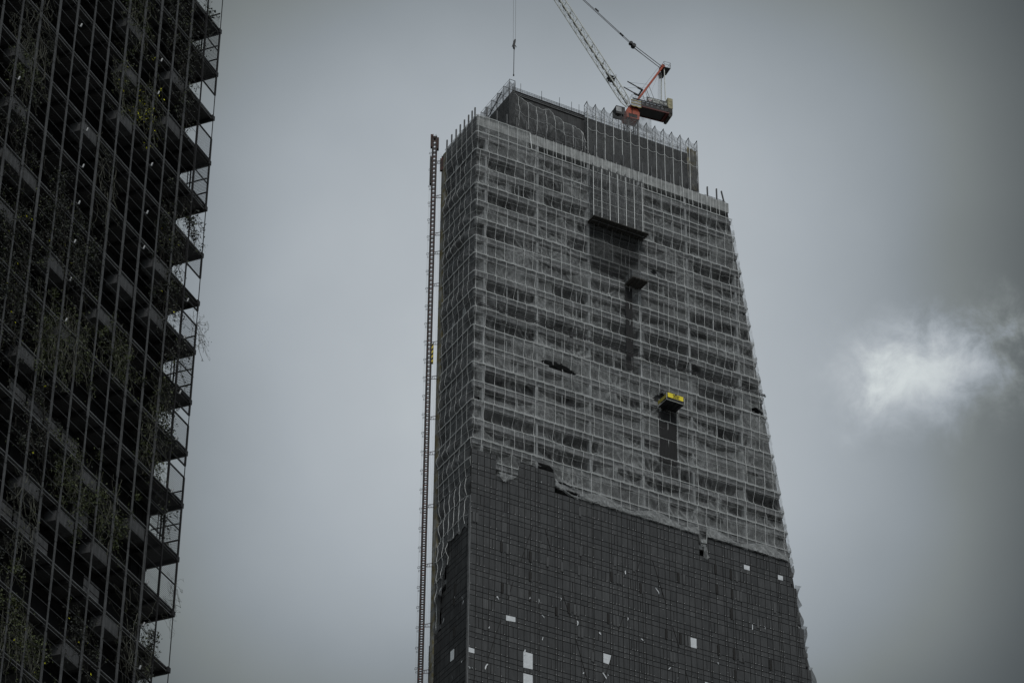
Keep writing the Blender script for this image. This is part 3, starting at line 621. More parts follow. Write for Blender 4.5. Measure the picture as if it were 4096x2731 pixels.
# scaffold cage on the front with its catch platform
def lattice(b, x0, x1, y, z0, z1, n, r=.02, diag=True):
    for k in range(n + 1): x = x0 + (x1 - x0) * k / n; b.bar((x, y, z0), (x, y, z1), r)
cage = empty('scaffold_cage', K0 + dF * 22.9, KR, 'netted scaffold cage bolted to the upper front, ending in a dark catch platform', 'scaffold')
b = MB(); n = 6; X0, X1 = -4.1, 4.3
for k in range(n + 1):
    x = X0 + (X1 - X0) * k / n
    for y in (-1.35, -.45): b.bar((x, y, 267.6), (x, y, 277.2), .035)
    b.bar((x, -1.4, 277.6), (x, -.4, 276.9), .05); b.bar((x, -1.35, 277.0), (x, -1.35, 277.65), .035)
for z in (269.2, 271.2, 273.2, 275.2, 277.1):
    for y in (-1.35, -.45): b.bar((X0, y, z), (X1, y, z), .03)
for k in range(n):
    x = X0 + (X1 - X0) * k / n; x2 = X0 + (X1 - X0) * (k + 1) / n
    for z in (267.6, 271.2, 273.2): b.bar((x, -1.35, z), (x2, -1.35, z + 2), .022); b.bar((x2, -.45, z), (x, -.45, z + 2), .022)
b.build('tube_frame', 'steel', cage)
b = MB()
def curt(b, p0, p1, z0, z1, nx, sag=.35, amp=.05, back=None):
    for i in range(nx * 6):
        for j in range(14):
            def P(i, j):
                a = i / (nx * 6); x = p0[0] + (p1[0] - p0[0]) * a; y = p0[1] + (p1[1] - p0[1]) * a; zt = z1 - sag * abs(math.sin(math.pi * a * nx)); z = zt + (z0 - zt) * j / 14
                d = amp * noise.noise(Vector((a * nx * 2, z * .7, 2))) * (1 if j else 0); return Vector((x + (d if p1[0] == p0[0] else 0), y + (d if p1[0] != p0[0] else 0), z))
            b.quad(P(i, j), P(i, j + 1), P(i + 1, j + 1), P(i + 1, j))
curt(b, (X0, -1.42), (X1, -1.42), 267.7, 277.4, n); curt(b, (X0 - .04, -.05), (X0 - .04, -1.42), 267.7, 277.3, 1, .2); curt(b, (X1 + .04, -1.42), (X1 + .04, -.05), 267.7, 277.3, 1, .2)
b.build('screen_net', 'nets', cage, smooth=True)
for k in range(n + 1):
    x = X0 + (X1 - X0) * k / n; b = MB(); b.box(x - .04, x + .04, -1.50, -1.47, 267.8, 276.9); b.build('tape', 'rope', cage)
b = MB(); b.line([(X0 + (X1 - X0) * k / 24, -1.5, 270.9 - .15 * abs(math.sin(math.pi * k / 4))) for k in range(25)], .025, 3); b.line([(X0 + (X1 - X0) * k / 24, -1.5, 273.3 - .25 * abs(math.sin(math.pi * k / 4))) for k in range(25)], .02, 3); b.build('tie_rope', 'rope', cage)
b = MB()
for k in range(20): y = -1.95 + k * .16; b.box(X0 - .25, X1 + .7 + .1 * (k % 3), y, y + .145, 267.42, 267.52)
for k in range(8): x = X0 + k * 1.2; b.box(x, x + .1, -1.7, 1.2, 267.26, 267.40)
b.build('catch_platform', 'wood', cage)
b = MB(); b.bar((X0 - .3, -1.5, 266.9), (X1 + .6, -1.5, 266.9), .04)
for k in range(6): x = X0 + 1.0 + k * 1.5; b.bar((x, -.1, 265.2), (x, -1.5, 267.2), .05)
b.build('bracket', 'dark', cage)
b = MB(); b.quad((X0, -.32, 267.2), (X1 + .2, -.32, 267.2), (X1 + .2, -.32, 258.4), (X0, -.32, 259.3)); b.build('painted_shade_sheet', 'shade_film', cage)  # dark sheet standing in for the shade under the catch platform
# small loading platform
lp = empty('loading_platform', K0 + dF * 26.1 + Vector((0, 0, 1.35)), KR, 'small dark loading platform with a rail jutting from the front below the cage', 'platform')
b = MB(); b.box(-1.35, 1.35, -2.3, .9, 257.0, 257.16)
for k in range(5): b.box(-1.35 + .62 * k, -1.25 + .62 * k, -2.3, .9, 256.88, 257.0)
b.build('deck', 'wood', lp)
b = MB()
for x, y in ((-1.33, -2.28), (1.33, -2.28), (0, -2.28), (-1.33, -.7), (1.33, -.7), (-1.33, -1.5), (1.33, -1.5)): b.bar((x, y, 257.1), (x, y, 258.15), .035)
for z in (257.55, 258.15): b.line([(-1.33, .3, z), (-1.33, -2.28, z), (1.33, -2.28, z), (1.33, .3, z)], .032, 4)
b.build('guard_rail', 'steel_l', lp)
b = MB(); b.quad((-1.35, -2.31, 257.16), (1.35, -2.31, 257.16), (1.35, -2.31, 258.1), (-1.35, -2.31, 258.1)); b.quad((-1.37, -2.3, 257.16), (-1.37, .3, 257.16), (-1.37, .3, 258.1), (-1.37, -2.3, 258.1)); b.build('side_net', 'nets', lp)
def hoarding(u0, u1, z0, z1, label):
    b = MB(); b.box(u0, u1, -.13, -.10, z0, z1); x = u0 + .08
    while x < u1: b.box(x, x + .07, -.18, -.13, z0, z1); x += .24
    o = b.build('hoarding_strip', mat('hoarding', (0.017, 0.017, 0.018), .8), None); o.location = K0; o.rotation_euler = (0, 0, KR); return tag(o, label, 'hoarding')
hoarding(24.8, 25.95, 243.5, 257.9, 'narrow dark ribbed strip hanging below the small loading platform')
hoarding(30.0, 32.9, 229.6, 238.0, 'wide dark ribbed strip hanging below the yellow sign')
# yellow sign cradle
sg = empty('sign_platform', K0, KR, 'small platform wrapped in a yellow lettered banner, poking out of the netting', 'platform')
SY = -2.2; (ax, az1) = fw(2669, 1571, SY); (bx, bz1) = fw(2731, 1592, SY); az0 = fw(2670, 1588, SY)[1]; bot = fw(2666, 1597, SY)[1]; zt = (az1 + bz1) / 2
b = MB(); b.box(ax - .15, bx + .2, SY, .6, bot, bot + .12); b.box(ax - .15, bx + .2, SY - .03, SY + .06, bot + .12, az0 - .03)
for k in range(4): b.box(ax + k * .75, ax + k * .75 + .08, SY, .6, bot - .12, bot)
b.build('deck', 'dark', sg)
b = MB(); b.line([(ax - .14, SY - .08, zt), (ax - .16, SY - .08, az0 - .03), (ax - .14, SY - .06, bot + .02), (bx + .2, SY - .06, bot), (bx + .2, SY - .08, zt - .1)], .035, 4); b.line([(ax - .16, .2, bot + .05), (ax - .16, SY, bot + .05)], .03, 4); b.build('edge_tube', 'white', sg)
b = MB(); hb = zt - az0 + .06; wb = bx - ax; b.box(-wb / 2, wb / 2, 0, .03, 0, hb); bn = b.build('banner', 'signy', sg); bn.location = ((ax + bx) / 2, SY - .14, az0)
b = MB(); b.box(ax - .14, ax - .11, SY, .2, az0, zt - .1); b.build('side_banner', 'signy_shaded', sg)
H_ = hb / 3.6
for k, s_ in enumerate(('SENBA COOR', 'SDN. BHD.', '014-55 66510')):
    text(s_, H_ * .98, bn, (.1, -.012, hb - H_ * (1.0 + k * .98)), (R(90), 0, 0), 'black', sx=.9)
b = MB(); b.box(-.1, .22, -.012, -.001, hb - .12, hb - .01); b.build('emblem', 'black', bn)
# long suspended track
b = MB(); b.bar((.2, -.75, 245.95), (48.15, -.75, 246.0), .085, 5); b.bar((.3, -.70, 246.28), (48.1, -.70, 246.3), .05, 5)
for k in range(17): u = .8 + k * 2.95; b.bar((u, -.7, 246.35), (u, .2, 246.6), .045); b.bar((u, -.7, 245.8), (u, -.7, 246.4), .06)
o = b.build('suspended_track', 'dark', None); o.location = K0; o.rotation_euler = (0, 0, KR); tag(o, 'long dark double pipe track running level across the whole netted front', 'track')
b = MB()
for u in (15.4, 15.0): b.bar((u, -.85, 246.0), (u, -.9, 231.0), .018)
b.box(15.0, 15.5, -1.0, -.8, 245.2, 245.7); o = b.build('cradle_rope', 'dark', None); o.location = K0; o.rotation_euler = (0, 0, KR); tag(o, 'pair of thin dark ropes hanging from the level track in front of the netting', 'rope')

# scaffold screen on the right half of the roof block
scf = empty('roof_scaffold', K0 + dF * 19.3, KR, 'long screened scaffold with white tapes standing on the right of the tower roof', 'scaffold')
n = 13; st = 19.55 / n; b = MB()
for k in range(n + 1):
    x = k * st
    b.bar((x, 1.0, 280.3), (x, 1.0, 291.25), .04); b.bar((x, 1.85, 280.3), (x, 1.85, 290.9), .035); b.bar((x, 1.0, 291.2), (x, 1.85, 290.9), .06)
    for z in (289.3, 287.4, 285.4, 283.4): b.bar((x, 1.0, z), (x, 1.85, z), .03)
    if k < n:
        for z in (289.3, 287.4, 285.4, 283.4, 281.6): b.bar((x, 1.85, z), (x + st, 1.85, z), .022); 
        b.bar((x, 1.02, 291.2), (x + st, 1.85, 289.3), .02); b.bar((x, 1.85, 290.9), (x + st, 1.02, 289.3), .02)
        for z in (281.6, 283.4, 285.4, 287.4): b.bar((x, 1.85, z), (x + st, 1.85, z + 1.9), .018)
b.build('tube_frame', 'dark', scf)
b = MB(); curt(b, (0, .93), (19.55, .93), 280.3, 290.9, n, .55, .10); curt(b, (19.6, .93), (19.6, 9), 280.3, 290.7, 4, .5); curt(b, (-.03, 1.9), (-.03, .93), 280.3, 290.5, 1, .3)
b.build('screen_net', 'nets', scf, smooth=True)
b = MB(); curt(b, (6.3, .85), (11.3, .85), 289.2, 292.0, 2, .2, .1); b.build('screen_net', 'nets', scf, smooth=True)
b = MB(); curt(b, (0, .88), (19.55, .88), 280.4, 285.9, n, .5, .12); b.build('screen_net', 'nets', scf, smooth=True)
b = MB(); curt(b, (17.6, .9), (19.5, 1.2), 281.5, 289.4, 2, .3, .4); b.build('tarpaulin', 'conc_y', scf)
for k in range(n + 1):
    x = k * st; b = MB(); b.box(x - .032, x + .032, .84, .86, 280.4, 289.4 - .2 * (k % 3)); b.build('tape', 'rope', scf)
b = MB(); b.line([(19.55 * k / 78, .82, 286.1 - .35 * abs(math.sin(math.pi * k / 6))) for k in range(79)], .03, 3); b.build('tie_rope', 'rope', scf)
# corner scaffold with dark net and stair on the left of the roof block
scl = empty('stair_scaffold', K0 + dF * 5.9 + dL * 1.0, KR, 'dark netted stair scaffold climbing the left end of the tower roof', 'scaffold')
b = MB()
for w in (0, 1.9, 3.8, 5.7, 7.6, 9.0):
    for x in (0, .95): b.bar((x, w, 280.2), (x, w, 290.15), .035)
    b.bar((0, w, 290.1), (.95, w, 290.1), .04); b.bar((0, w, 288.2), (.95, w, 288.2), .03)
for z in (290.05, 288.2, 286.3, 284.3, 282.3):
    for x in (0, .95): b.bar((x, 0, z), (x, 9, z), .025)
b.build('tube_frame', 'dark', scl)
b = MB(); curt(b, (-.04, 9.0), (-.04, -.04), 280.2, 289.9, 5, .35, .1); curt(b, (-.04, -.05), (1.0, -.05), 280.2, 289.9, 1, .5, .1); curt(b, (1.0, -.05), (1.0, 1.0), 280.2, 289.7, 1, .3, .1)
b.build('screen_net', 'netd', scl, smooth=True)
b = MB()
for k in range(16): b.box(-.3, -.12, 2 + k * .28, 2.22 + k * .28, 288.9 - k * .12, 288.94 - k * .12)
b.bar((-.2, 2, 288.9), (-.2, 6.5, 287.0), .05); b.build('stair', 'steel', scl)
# slack net draped over the left half of the roof block
root = empty('draped_net', K0 + dF * 6.9, KR, 'dark slack netting sagging across the left half of the roof block', 'safety net')
def drape(x, j, n_):
    t = x / 12.4; top = 288.6 + .5 * noise.noise(Vector((x * .9, 3, 1))) - 2.6 * t - .9 * abs(math.sin(math.pi * (t * 2.0) ** .8)) + (1.7 * max(0, (t - .75) / .25) if t < .97 else .4)
    top += -2.2 * max(0, (t - .86) / .14)
    z = top + (280.2 - top) * j / n_; q = 1.55 - .35 * math.sin(math.pi * (j / n_)) + .3 * noise.noise(Vector((x * .8 + z * .3, z * .4, 7))) + .2 * noise.noise(Vector((x * 2.2 - z * .6, z * .7, 7)))
    return Vector((x, q, z))
b = MB(); NX, NZ = 100, 40; b.v = [tuple(drape(12.4 * i / NX, j, NZ)) for i in range(NX + 1) for j in range(NZ + 1)]
b.f = [(i * (NZ + 1) + j, i * (NZ + 1) + j + 1, (i + 1) * (NZ + 1) + j + 1, (i + 1) * (NZ + 1) + j) for i in range(NX) for j in range(NZ)]; b.t = [1.0] * len(b.f); b.c = [min(.5, max(0, 1 - 8 * abs(noise.noise(Vector((v[0] * .8 + v[2] * .5, v[2] * .5, 4))))) * .5) for v in b.v]; b.build('cloth', 'nets', root, smooth=True)
for k in range(8):
    x = .8 + 1.55 * k; b = MB(); b.line([drape(x + .03 * math.sin(j * .5 + k), j, NZ) + Vector((0, -.05, 0)) for j in range(0, NZ - 8, 2)], .020, 3); b.build('rope', 'rope', root)
for fr, rd_ in ((0, .035), (.42, .018)):
    b = MB(); b.line([drape(12.4 * i / 60, NZ * fr, NZ) + Vector((0, -.06, 0)) for i in range(61)], rd_, 3); b.build('hem_rope', 'rope', root)
# ================================================================== CRANE
crane = empty('tower_crane', B0, BR, 'red and white luffing tower crane on the tower roof, boom raised to the left', 'crane')
b = MB()                                            # mast
for x, y in ((-.8, -.8), (.8, -.8), (.8, .8), (-.8, .8)): b.bar((x, y, 279), (x, y, 296.9), .09)
for k in range(12):
    z = 279 + 1.5 * k
    for (x0, y0), (x1, y1) in (((-.8, -.8), (.8, -.8)), ((.8, -.8), (.8, .8)), ((.8, .8), (-.8, .8)), ((-.8, .8), (-.8, -.8))): b.bar((x0, y0, z), (x1, y1, z + 1.5), .045); b.bar((x0, y0, z), (x1, y1, z), .04)
b.build('mast', 'steel', crane)
b = MB(); b.prism([(-1.0, 296.9), (1.1, 296.9), (1.15, 298.3), (.8, 298.9), (-.75, 298.9), (-1.15, 298.0)], -.95, .95); b.build('slewing_turret', 'red', crane)
b = MB(); b.box(-.7, .7, -1.0, -.96, 297.1, 297.7); b.box(-.2, -.1, -1.02, -.97, 297.6, 298.8); b.build('turret_opening', 'joint', crane)
b = MB(); b.box(1.3, 6.1, -1.22, -1.05, 299.42, 299.62); b.box(1.3, 6.1, 1.05, 1.22, 299.42, 299.62); b.box(5.6, 6.1, -1.05, 1.05, 299.36, 299.74); b.box(-.6, 1.2, -1.0, 1.0, 298.9, 299.3); b.build('deck_beam', 'redd', crane)
b = MB(); b.box(-.2, 5.6, -1.24, 1.24, 299.64, 299.86); b.box(1.0, 5.5, -1.0, 1.0, 299.5, 299.62); b.box(1.3, 5.5, -.95, .95, 299.87, 300.5); b.box(.1, 1.2, -.9, .9, 299.87, 300.35)
for k in range(9): b.box(.1 + .65 * k, .18 + .65 * k, -1.24, -1.16, 299.8, 300.75)
b.box(-.1, 6.0, -1.24, -1.14, 300.62, 300.8); b.box(-.1, 6.0, -1.1, -1.06, 299.86, 300.6); b.build('machinery_deck', 'dark', crane)
b = MB()
for k in range(5): b.box(1.35 + .85 * k, 1.35 + .85 * k + .42, -1.13, -1.11, 300.0, 300.35)
b.build('engine_louvre', 'steel', crane)
b = MB()
for z in (301.05, 301.4): b.bar((-.2, -1.22, z), (2.3, -1.22, z), .02); b.bar((-.2, 1.22, z), (5.8, 1.22, z), .02); b.bar((-.2, -1.22, z), (-.2, 1.22, z), .02)
for k in range(5): b.bar((-.2 + .62 * k, -1.22, 300.7), (-.2 + .62 * k, -1.22, 301.42), .02)
b.build('hand_rail', 'steel', crane)
b = MB(); b.box(2.25, 5.75, -1.30, -1.26, 300.65, 301.65); bn = b.build('banner', 'banner', crane)
text('WP FMA', .42, bn, (3.75, -1.31, 301.35), (R(90), 0, 0), 'white'); text('26102', .42, bn, (3.85, -1.31, 300.97), (R(90), 0, 0), 'white'); text('TC 1B', .46, bn, (5.05, -1.31, 301.10), (R(90), 0, 0), 'white')
b = MB(); b.prism([(2.45, 301.15), (2.78, 301.5), (3.11, 301.15), (2.78, 300.8)], -1.32, -1.305); em = b.build('emblem', 'film', bn)
b = MB(); b.prism([(2.66, 301.2), (2.78, 301.33), (2.9, 301.2), (2.78, 301.05)], -1.33, -1.322); b.build('emblem_core', 'banner', em)
b = MB()
for x, z in ((2.58, 301.1), (2.66, 301.0), (2.78, 300.92), (2.9, 301.0), (2.98, 301.08), (2.92, 301.1)): b.box(x - .035, x + .035, -1.33, -1.322, z - .035, z + .035)
b.build('emblem_dots', 'redink', em)
b = MB()
for k in range(3): b.box(6.0, 6.85, -1.0, 1.0, 300.75 + .68 * k, 301.38 + .68 * k)
b.build('counterweight', 'beige', crane)
b = MB(); b.box(6.0, 6.75, -1.05, 1.05, 299.7, 300.7); b.prism([(6.1, 299.7), (6.1, 299.0), (6.5, 299.0), (6.75, 299.4), (6.75, 299.7)], -1.0, 1.0); b.build('counterweight_frame', 'wood', crane)
b = MB(); b.box(-2.5, -1.0, -.2, 1.3, 297.8, 299.3); o = b.build('operator_cab', 'dark', crane); b = MB(); b.box(-2.52, -1.6, -.23, -.21, 298.2, 299.1); b.build('cab_window', 'steel_l', o)
b = MB(); b.box(-.45, 1.25, -1.36, -1.33, 299.0, 300.3)
b.build('skirt_sheet', 'steel_l', crane)
b = MB()
for z in (299.05, 299.65, 300.2): b.line([(-.45 + 1.7 * k / 8, -1.39, z - .1 * abs(math.sin(math.pi * k / 4))) for k in range(9)], .035, 4)
b.build('skirt_rope', 'yel', crane)
# A-frame and stays
for y in (-.6, .6):
    b = MB(); b.bar((.86, y, 300.9), (5.62, y * .6, 309.5), .20, 4); b.build('a_frame_leg', 'red', crane)
b = MB(); b.bar((5.62, -.55, 309.5), (5.62, .55, 309.5), .33, 8); b.build('sheave_head', 'red', crane)
b = MB()
for y in (-.55, .55): b.bar((5.75, y, 309.2), (5.7, y * 1.5, 301.0), .085)
b.build('back_stay', 'white', crane)
b = MB()
for y in (-.5, .5): b.bar((3.0, y, 304.8), (4.4, y, 300.8), .045); b.bar((2.35, y, 303.6), (3.2, y, 300.8), .04)
for q in range(4): b.bar((5.2 - .05 * q, -.2 + .12 * q, 309), (5.1 - .1 * q, -.3 + .15 * q, 300.9), .018)
b.bar((5.3, 0, 309), (2.6, 0, 300.8), .015)
b.build('strut', 'steel_l', crane)
b = MB(); b.box(5.6, 6.7, -.9, .9, 308.95, 309.05); b.prism([(5.2, 308.9), (6.4, 308.9), (6.0, 307.9), (5.3, 307.6)], .55, .6)
for x, y in ((5.6, -.9), (6.7, -.9), (6.7, .9), (5.6, .9)): b.bar((x, y, 309), (x, y, 310.1), .03)
for z in (309.6, 310.1): b.line([(5.6, -.9, z), (6.7, -.9, z), (6.7, .9, z), (5.6, .9, z), (5.6, -.9, z)], .025, 4)
b.build('head_platform', 'dark', crane)
b = MB()
for y in (-.75, .75): b.bar((1.9, y, 303.2), (-.75, y, 303.9 + .3), .09); b.bar((1.9, y, 303.2), (1.0, y, 303.5), .16)
b.bar((1.75, -.8, 303.2), (1.75, .8, 303.2), .13); b.build('boom_stop', 'dark', crane)
b = MB()
for y in (-.75, .75): b.bar((-.4, y, 304.1), (3.1, y * .5, 305.0), .015)
b.line([(.9, -.62, 302.0), (5.2, -.5, 309.7)], .02, 3); b.build('guy_wire', 'dark', crane)
# boom
JP0 = Vector((-.35, 0, 300.0)); JP1 = Vector((-19.6, 0, 330.1)); jd = (JP1 - JP0).normalized(); jn = Vector((jd.z, 0, -jd.x)); JL = (JP1 - JP0).length
def jp(s, a, y): tp = min(1, s / 2.5 + .35, (JL - s) / 2 + .3); return JP0 + jd * s + jn * (a * tp) + Vector((0, y * min(1, s / 3 + .6), 0))
ch = ((-.42, -.62), (.50, -.62), (.50, .62), (-.42, .62)); NBAY = 21; bl = JL / NBAY
boom = MB()
for a, y in ch: boom.line([jp(JL * k / 30, a, y) for k in range(31)], .075, 4)
boom.build('boom_chords', 'white', crane)
b = MB()
for k in range(NBAY):
    s0, s1 = k * bl, (k + 1) * bl
    for q in range(4):
        (a0, y0), (a1, y1) = ch[q], ch[(q + 1) % 4]
        if k % 2: b.bar(jp(s0, a0, y0), jp(s1, a1, y1), .032)
        else: b.bar(jp(s1, a0, y0), jp(s0, a1, y1), .032)
        b.bar(jp(s1, a0, y0), jp(s1, a1, y1), .055 if q == 1 else .03)
b.build('boom_lacing', 'white', crane)
b = MB()
for k in range(NBAY):
    s0 = k * bl + .25; s1 = s0 + bl * .72; p0, p1 = jp(s0, -.42, -.55), jp(s1, -.42, -.55); b.bar(p0 + Vector((0, .25, 0)), p1 + Vector((0, .25, 0)), .075, 4)
b.build('boom_walkway', 'wood', crane)
b = MB()
for k in range(3, NBAY, 2): p0 = jp(k * bl, .6, .3); b.box(p0.x - .12, p0.x + .12, p0.y - .12, p0.y + .12, p0.z - .1, p0.z + .1)
for s in (5.2, 5.6): p0 = jp(s, 0, 0); b.box(p0.x - .45, p0.x + .45, -.6, .6, p0.z - .03, p0.z + .03)
for x in (-.6, .6): p0 = jp(5.4, 0, -.7); b.bar((p0.x + x, -.7, p0.z - .6), (p0.x + x, -.7, p0.z + .5), .04)
b.build('rope_guides', 'dark', crane)
b = MB(); a0 = Vector((5.55, -.2, 309.4)); blk = Vector((.5, 0, 312.6))
for y in (-.28, -.2, .2, .28): b.bar((5.55, y, 309.5), (.5, y, 312.6), .03)
b.bar((5.45, -.0, 309.2), (.5, 0, 312.45), .03); b.build('luffing_rope', 'steel', crane)
b = MB(); b.bar((.75, -.35, 312.5), (.75, .35, 312.5), .35, 8); b.bar((.3, -.3, 312.9), (.3, .3, 312.9), .28, 8); b.build('bridle_block', 'dark', crane)
b = MB(); e1 = JP1 + jn * .5 + jd * -.5
for y in (-.12, .12): b.line([Vector((.3, y, 312.9)), Vector((-7.9, y, 319.5)), Vector((e1.x, y, e1.z))], .045, 4)
for f in (.08, .3, .62): q = Vector((.3, 0, 312.9)).lerp(e1, f); b.bar(q - Vector((.3, 0, -.24)), q + Vector((.3, 0, -.24)), .11, 6)
b.build('pendant_line', 'dark', crane)
b = MB()
for x in (-19.72, -19.34): b.bar((x, 0, JP1.z - .4), (x + (.02 if x < -19.5 else 0), 0, 306.9), .022, 4)
b.build('hoist_rope', 'steel', crane)
hk = empty('crane_hook_block', B0 + dC * -19.53, BR, 'dark hook block with a long hanging rod, dangling on two thin ropes over the tower', 'hook block')
b = MB(); b.prism([(-.28, 306.2), (-.05, 307.3), (.12, 307.55), (.22, 307.35), (.18, 306.8), (.05, 306.2), (.1, 305.6), (-.12, 305.6)], -.14, .14); b.build('sheave_housing', 'dark', hk)
b = MB(); b.bar((.1, 0, 306.4), (.35, 0, 306.0), .06); b.bar((-.15, 0, 306.2), (-.38, 0, 305.9), .05); b.bar((0, 0, 305.6), (0, 0, 305.3), .12, 8, .05); b.build('hook', 'dark', hk)
b = MB(); b.bar((-.02, 0, 305.3), (-.06, 0, 300.3), .055, 6); b.bar((-.06, 0, 300.4), (-.06, 0, 300.1), .11, 6); b.build('rod', 'dark', hk)

# ================================================================== HOIST MAST
HP = K0 + dL * 10.6; HX = HP.x - 0.98; HY = HP.y
hm = empty('hoist_mast', (HX - .35, HY, 0), 0, 'slender rusty rack hoist mast climbing the left edge of the tower', 'hoist mast')
b = MB(); H1 = 283.0
for x, y in ((-.27, -.27), (.27, -.27), (.27, .27), (-.27, .27)): b.bar((x, y, 0), (x, y, H1), .085)
b.bar((.38, 0, 0), (.38, 0, H1 - 1), .04); b.bar((-.38, 0, 0), (-.38, 0, H1 - .5), .035); b.box(-.36, -.13, .24, .26, 150, H1); b.box(.13, .36, .24, .26, 150, H1); b.box(-.35, -.14, -.29, -.27, 150, H1); b.box(.14, .35, -.29, -.27, 150, H1); b.build('mast_rails', 'dark', hm)
b = MB(); z = 175.0; k = 0
while z < H1:
    b.box(-.30, .30, -.35, -.30, z, z + .22); b.box(-.30, .30, .26, .31, z, z + .15); b.box(-.30, -.26, -.26, .26, z, z + .12); b.box(.26, .30, -.26, .26, z, z + .12)
    b.bar((-.27, -.28, z + .13), (.27, -.28, z + .75), .022); b.bar((-.24, -.29, z + .4), (-.24, -.29, z + .75), .06); b.bar((.24, -.29, z + .1), (.24, -.29, z + .5), .06); z += .755; k += 1
b.build('mast_rungs', 'rust', hm)
b = MB(); b.box(-.62, -.3, -.3, .3, H1 - 1.6, H1 + .7); b.box(.3, .62, -.3, .3, H1 - 2.0, H1 + .1); b.box(-.35, .35, -.3, .3, H1, H1 + .35); b.build('mast_head', 'rust', hm)
for yv in (678, 811, 956, 1029, 1153, 1379, 1513, 1670, 1807, 2013, 2244, 2479, 2660):
    _, z = lw(1745, yv, 0); b = MB()
    b.bar((.3, 0, z), (1.28, 0, z + .2), .045); b.bar((.3, 0, z - .4), (1.28, 0, z - .35), .045); b.bar((.45, 0, z - .4), (.6, 0, z + .03), .04); b.bar((.9, 0, z - .36), (.75, 0, z + .05), .03); b.build('wall_tie', 'rust', hm)
for k in range(34):
    z = 178 + 3.1 * k; b = MB()
    b.line([(-.35, -.2, z), (-.72, -.2, z), (-.78, -.2, z - .28), (-.5, -.2, z - .3), (-.45, -.2, z)], .028, 4); b.line([(-.35, -.2, z - .6), (-.6, -.2, z - .6), (-.62, -.2, z - .8), (-.4, -.2, z - .8)], .025, 4)
    b.build('cable_guide', 'dark', hm)
b = MB()
for x in (.62, .84, 1.0): b.bar((x, .1, 100), (x, .1, 280.5), .014, 4)
b.bar((-.68, -.1, 100), (-.66, -.1, 281), .012, 4); b.bar((-.58, -.1, 100), (-.57, -.1, 281), .010, 4); b.build('power_cable', 'steel_l', hm)
_, zc = lw(1740, 1395, 0)
b = MB(); b.box(.36, .62, -.3, .3, zc - 3.1, zc)
o = b.build('counterweight', 'yel', hm)
b = MB()
for k in range(4): b.prism([(.355, zc - 2.9 + .8 * k), (.625, zc - 2.55 + .8 * k), (.625, zc - 2.2 + .8 * k), (.355, zc - 2.55 + .8 * k)], -.31, -.302)
b.build('hazard_stripe', 'joint', o)
b = MB(); b.box(-.62, -.34, -.3, .3, 274.5, 279.5); b.build('hoist_guide_box', 'wood', hm)
o = MB(); o.box(-.35, .15, -.2, .2, 277.0, 279.2); o.box(-.15, .12, -.26, -.2, 279.2, 279.6); q = o.build('pulley_box', 'rust', None); q.location = (HP.x - .1, HP.y, 0); tag(q, 'small rusty pulley box fixed to the top left edge of the tower', 'pulley')

# ================================================================== VINE-SCREENED BUILDING
vb = empty('screened_building', T0, TR, 'dark high-rise behind a steel cable screen overgrown with climbers, filling the left side', 'building')
SH = 3.58; BAY = 1.81; NB = 19; ZL = [110.7 + SH * k for k in range(-10, 8)]
XL = -BAY * NB
b = MB(); b.box(XL, -.12, 1.95, 14, 0, 145); b.build('glass_wall', 'wall2', vb)
b = MB()
for k in range(NB // 2 + 1):
    x = -.2 - 3.62 * k; b.box(x - .3, x, 1.88, 1.96, 60, 145)
for z in ZL: b.box(XL, -.12, 1.86, 1.955, z - .55, z + .35)
b.build('facade_frame', 'wall2', vb)
beam = None
for z in ZL:
    b = MB(); b.box(XL, 0, .06, 1.94, z - .06, z); sl = b.build('walkway_grating', 'grate', vb)
    b = MB(); b.box(XL, .0, -.02, .05, z - .01, z + .02); b.box(XL, .0, .02, .05, z - .20, z - .18); b.build('edge_channel', 'edge', sl)
    b = MB(); b.box(-.05, .03, .05, 1.94, z - .2, z + .03); b.build('end_channel', 'dark', sl)
    for k in range(NB + 1):
        if beam is None: b = MB(); b.prism([(-.06, 0), (.06, 0), (.06, -.26), (-.06, -.26)], .06, 1.94); beam = b.build('beam', 'dark', sl); beam.location = (0, 0, z - .065)
        else: rep(beam, sl, (-BAY * k, 0, z - .065))
    b = MB(); b.box(-.14, .14, -.1, .12, z - .26, z + .06); b.build('beam_end', 'dark', sl)
for k in range(NB + 1):
    x = -BAY * k; b = MB(); rr = random.Random(k); z = 60.0
    if k == 0: b.bar((x, -.05, 60), (x, -.05, 145), .03)
    else:
        while z < 145:
            h = rr.choice([1.79, 3.58, 5.37]); wv = rr.choice([.035, .07, .08, .05])
            if k < 2: wv = .04
            b.box(x - wv, x - wv + .03, -.11, -.04, z, z + h - .05); b.box(x + wv - .03, x + wv, -.11, -.04, z, z + h - .05); b.box(x - wv + .03, x + wv - .03, -.07, -.05, z, z + h - .05); b.box(x - .02, x + .02, -.085, -.045, z + h - .05, z + h); z += h
    b.build('screen_post', 'post' if k > 1 else 'dark', vb)
for z in ZL:
    for f, r in ((.25, .012), (.5, .016), (.75, .012)):
        b = MB(); b.bar((XL, -.03, z + SH * f), (-BAY if f != .5 else -BAY, -.03, z + SH * f), r); b.build('screen_wire', 'post', vb)
b = MB()
PL = [(-6, 3), (-3, 3), (-9, 3), (-6, 2), (-3, 2), (-12, 0), (-8, 0), (-6, 1), (-12, -1), (-3, -1), (-12, -2), (-11, -2), (-5, -2), (-3, -2), (-12, -3), (-9, -3), (-6, -3), (-6, -6), (-3, -6), (-9, -7), (-7, -7), (-5, -7), (-6, -9), (-10, -5), (-13, -6), (-8, -4), (-13, 2), (-12, 4), (-4, -8)]
pb = None
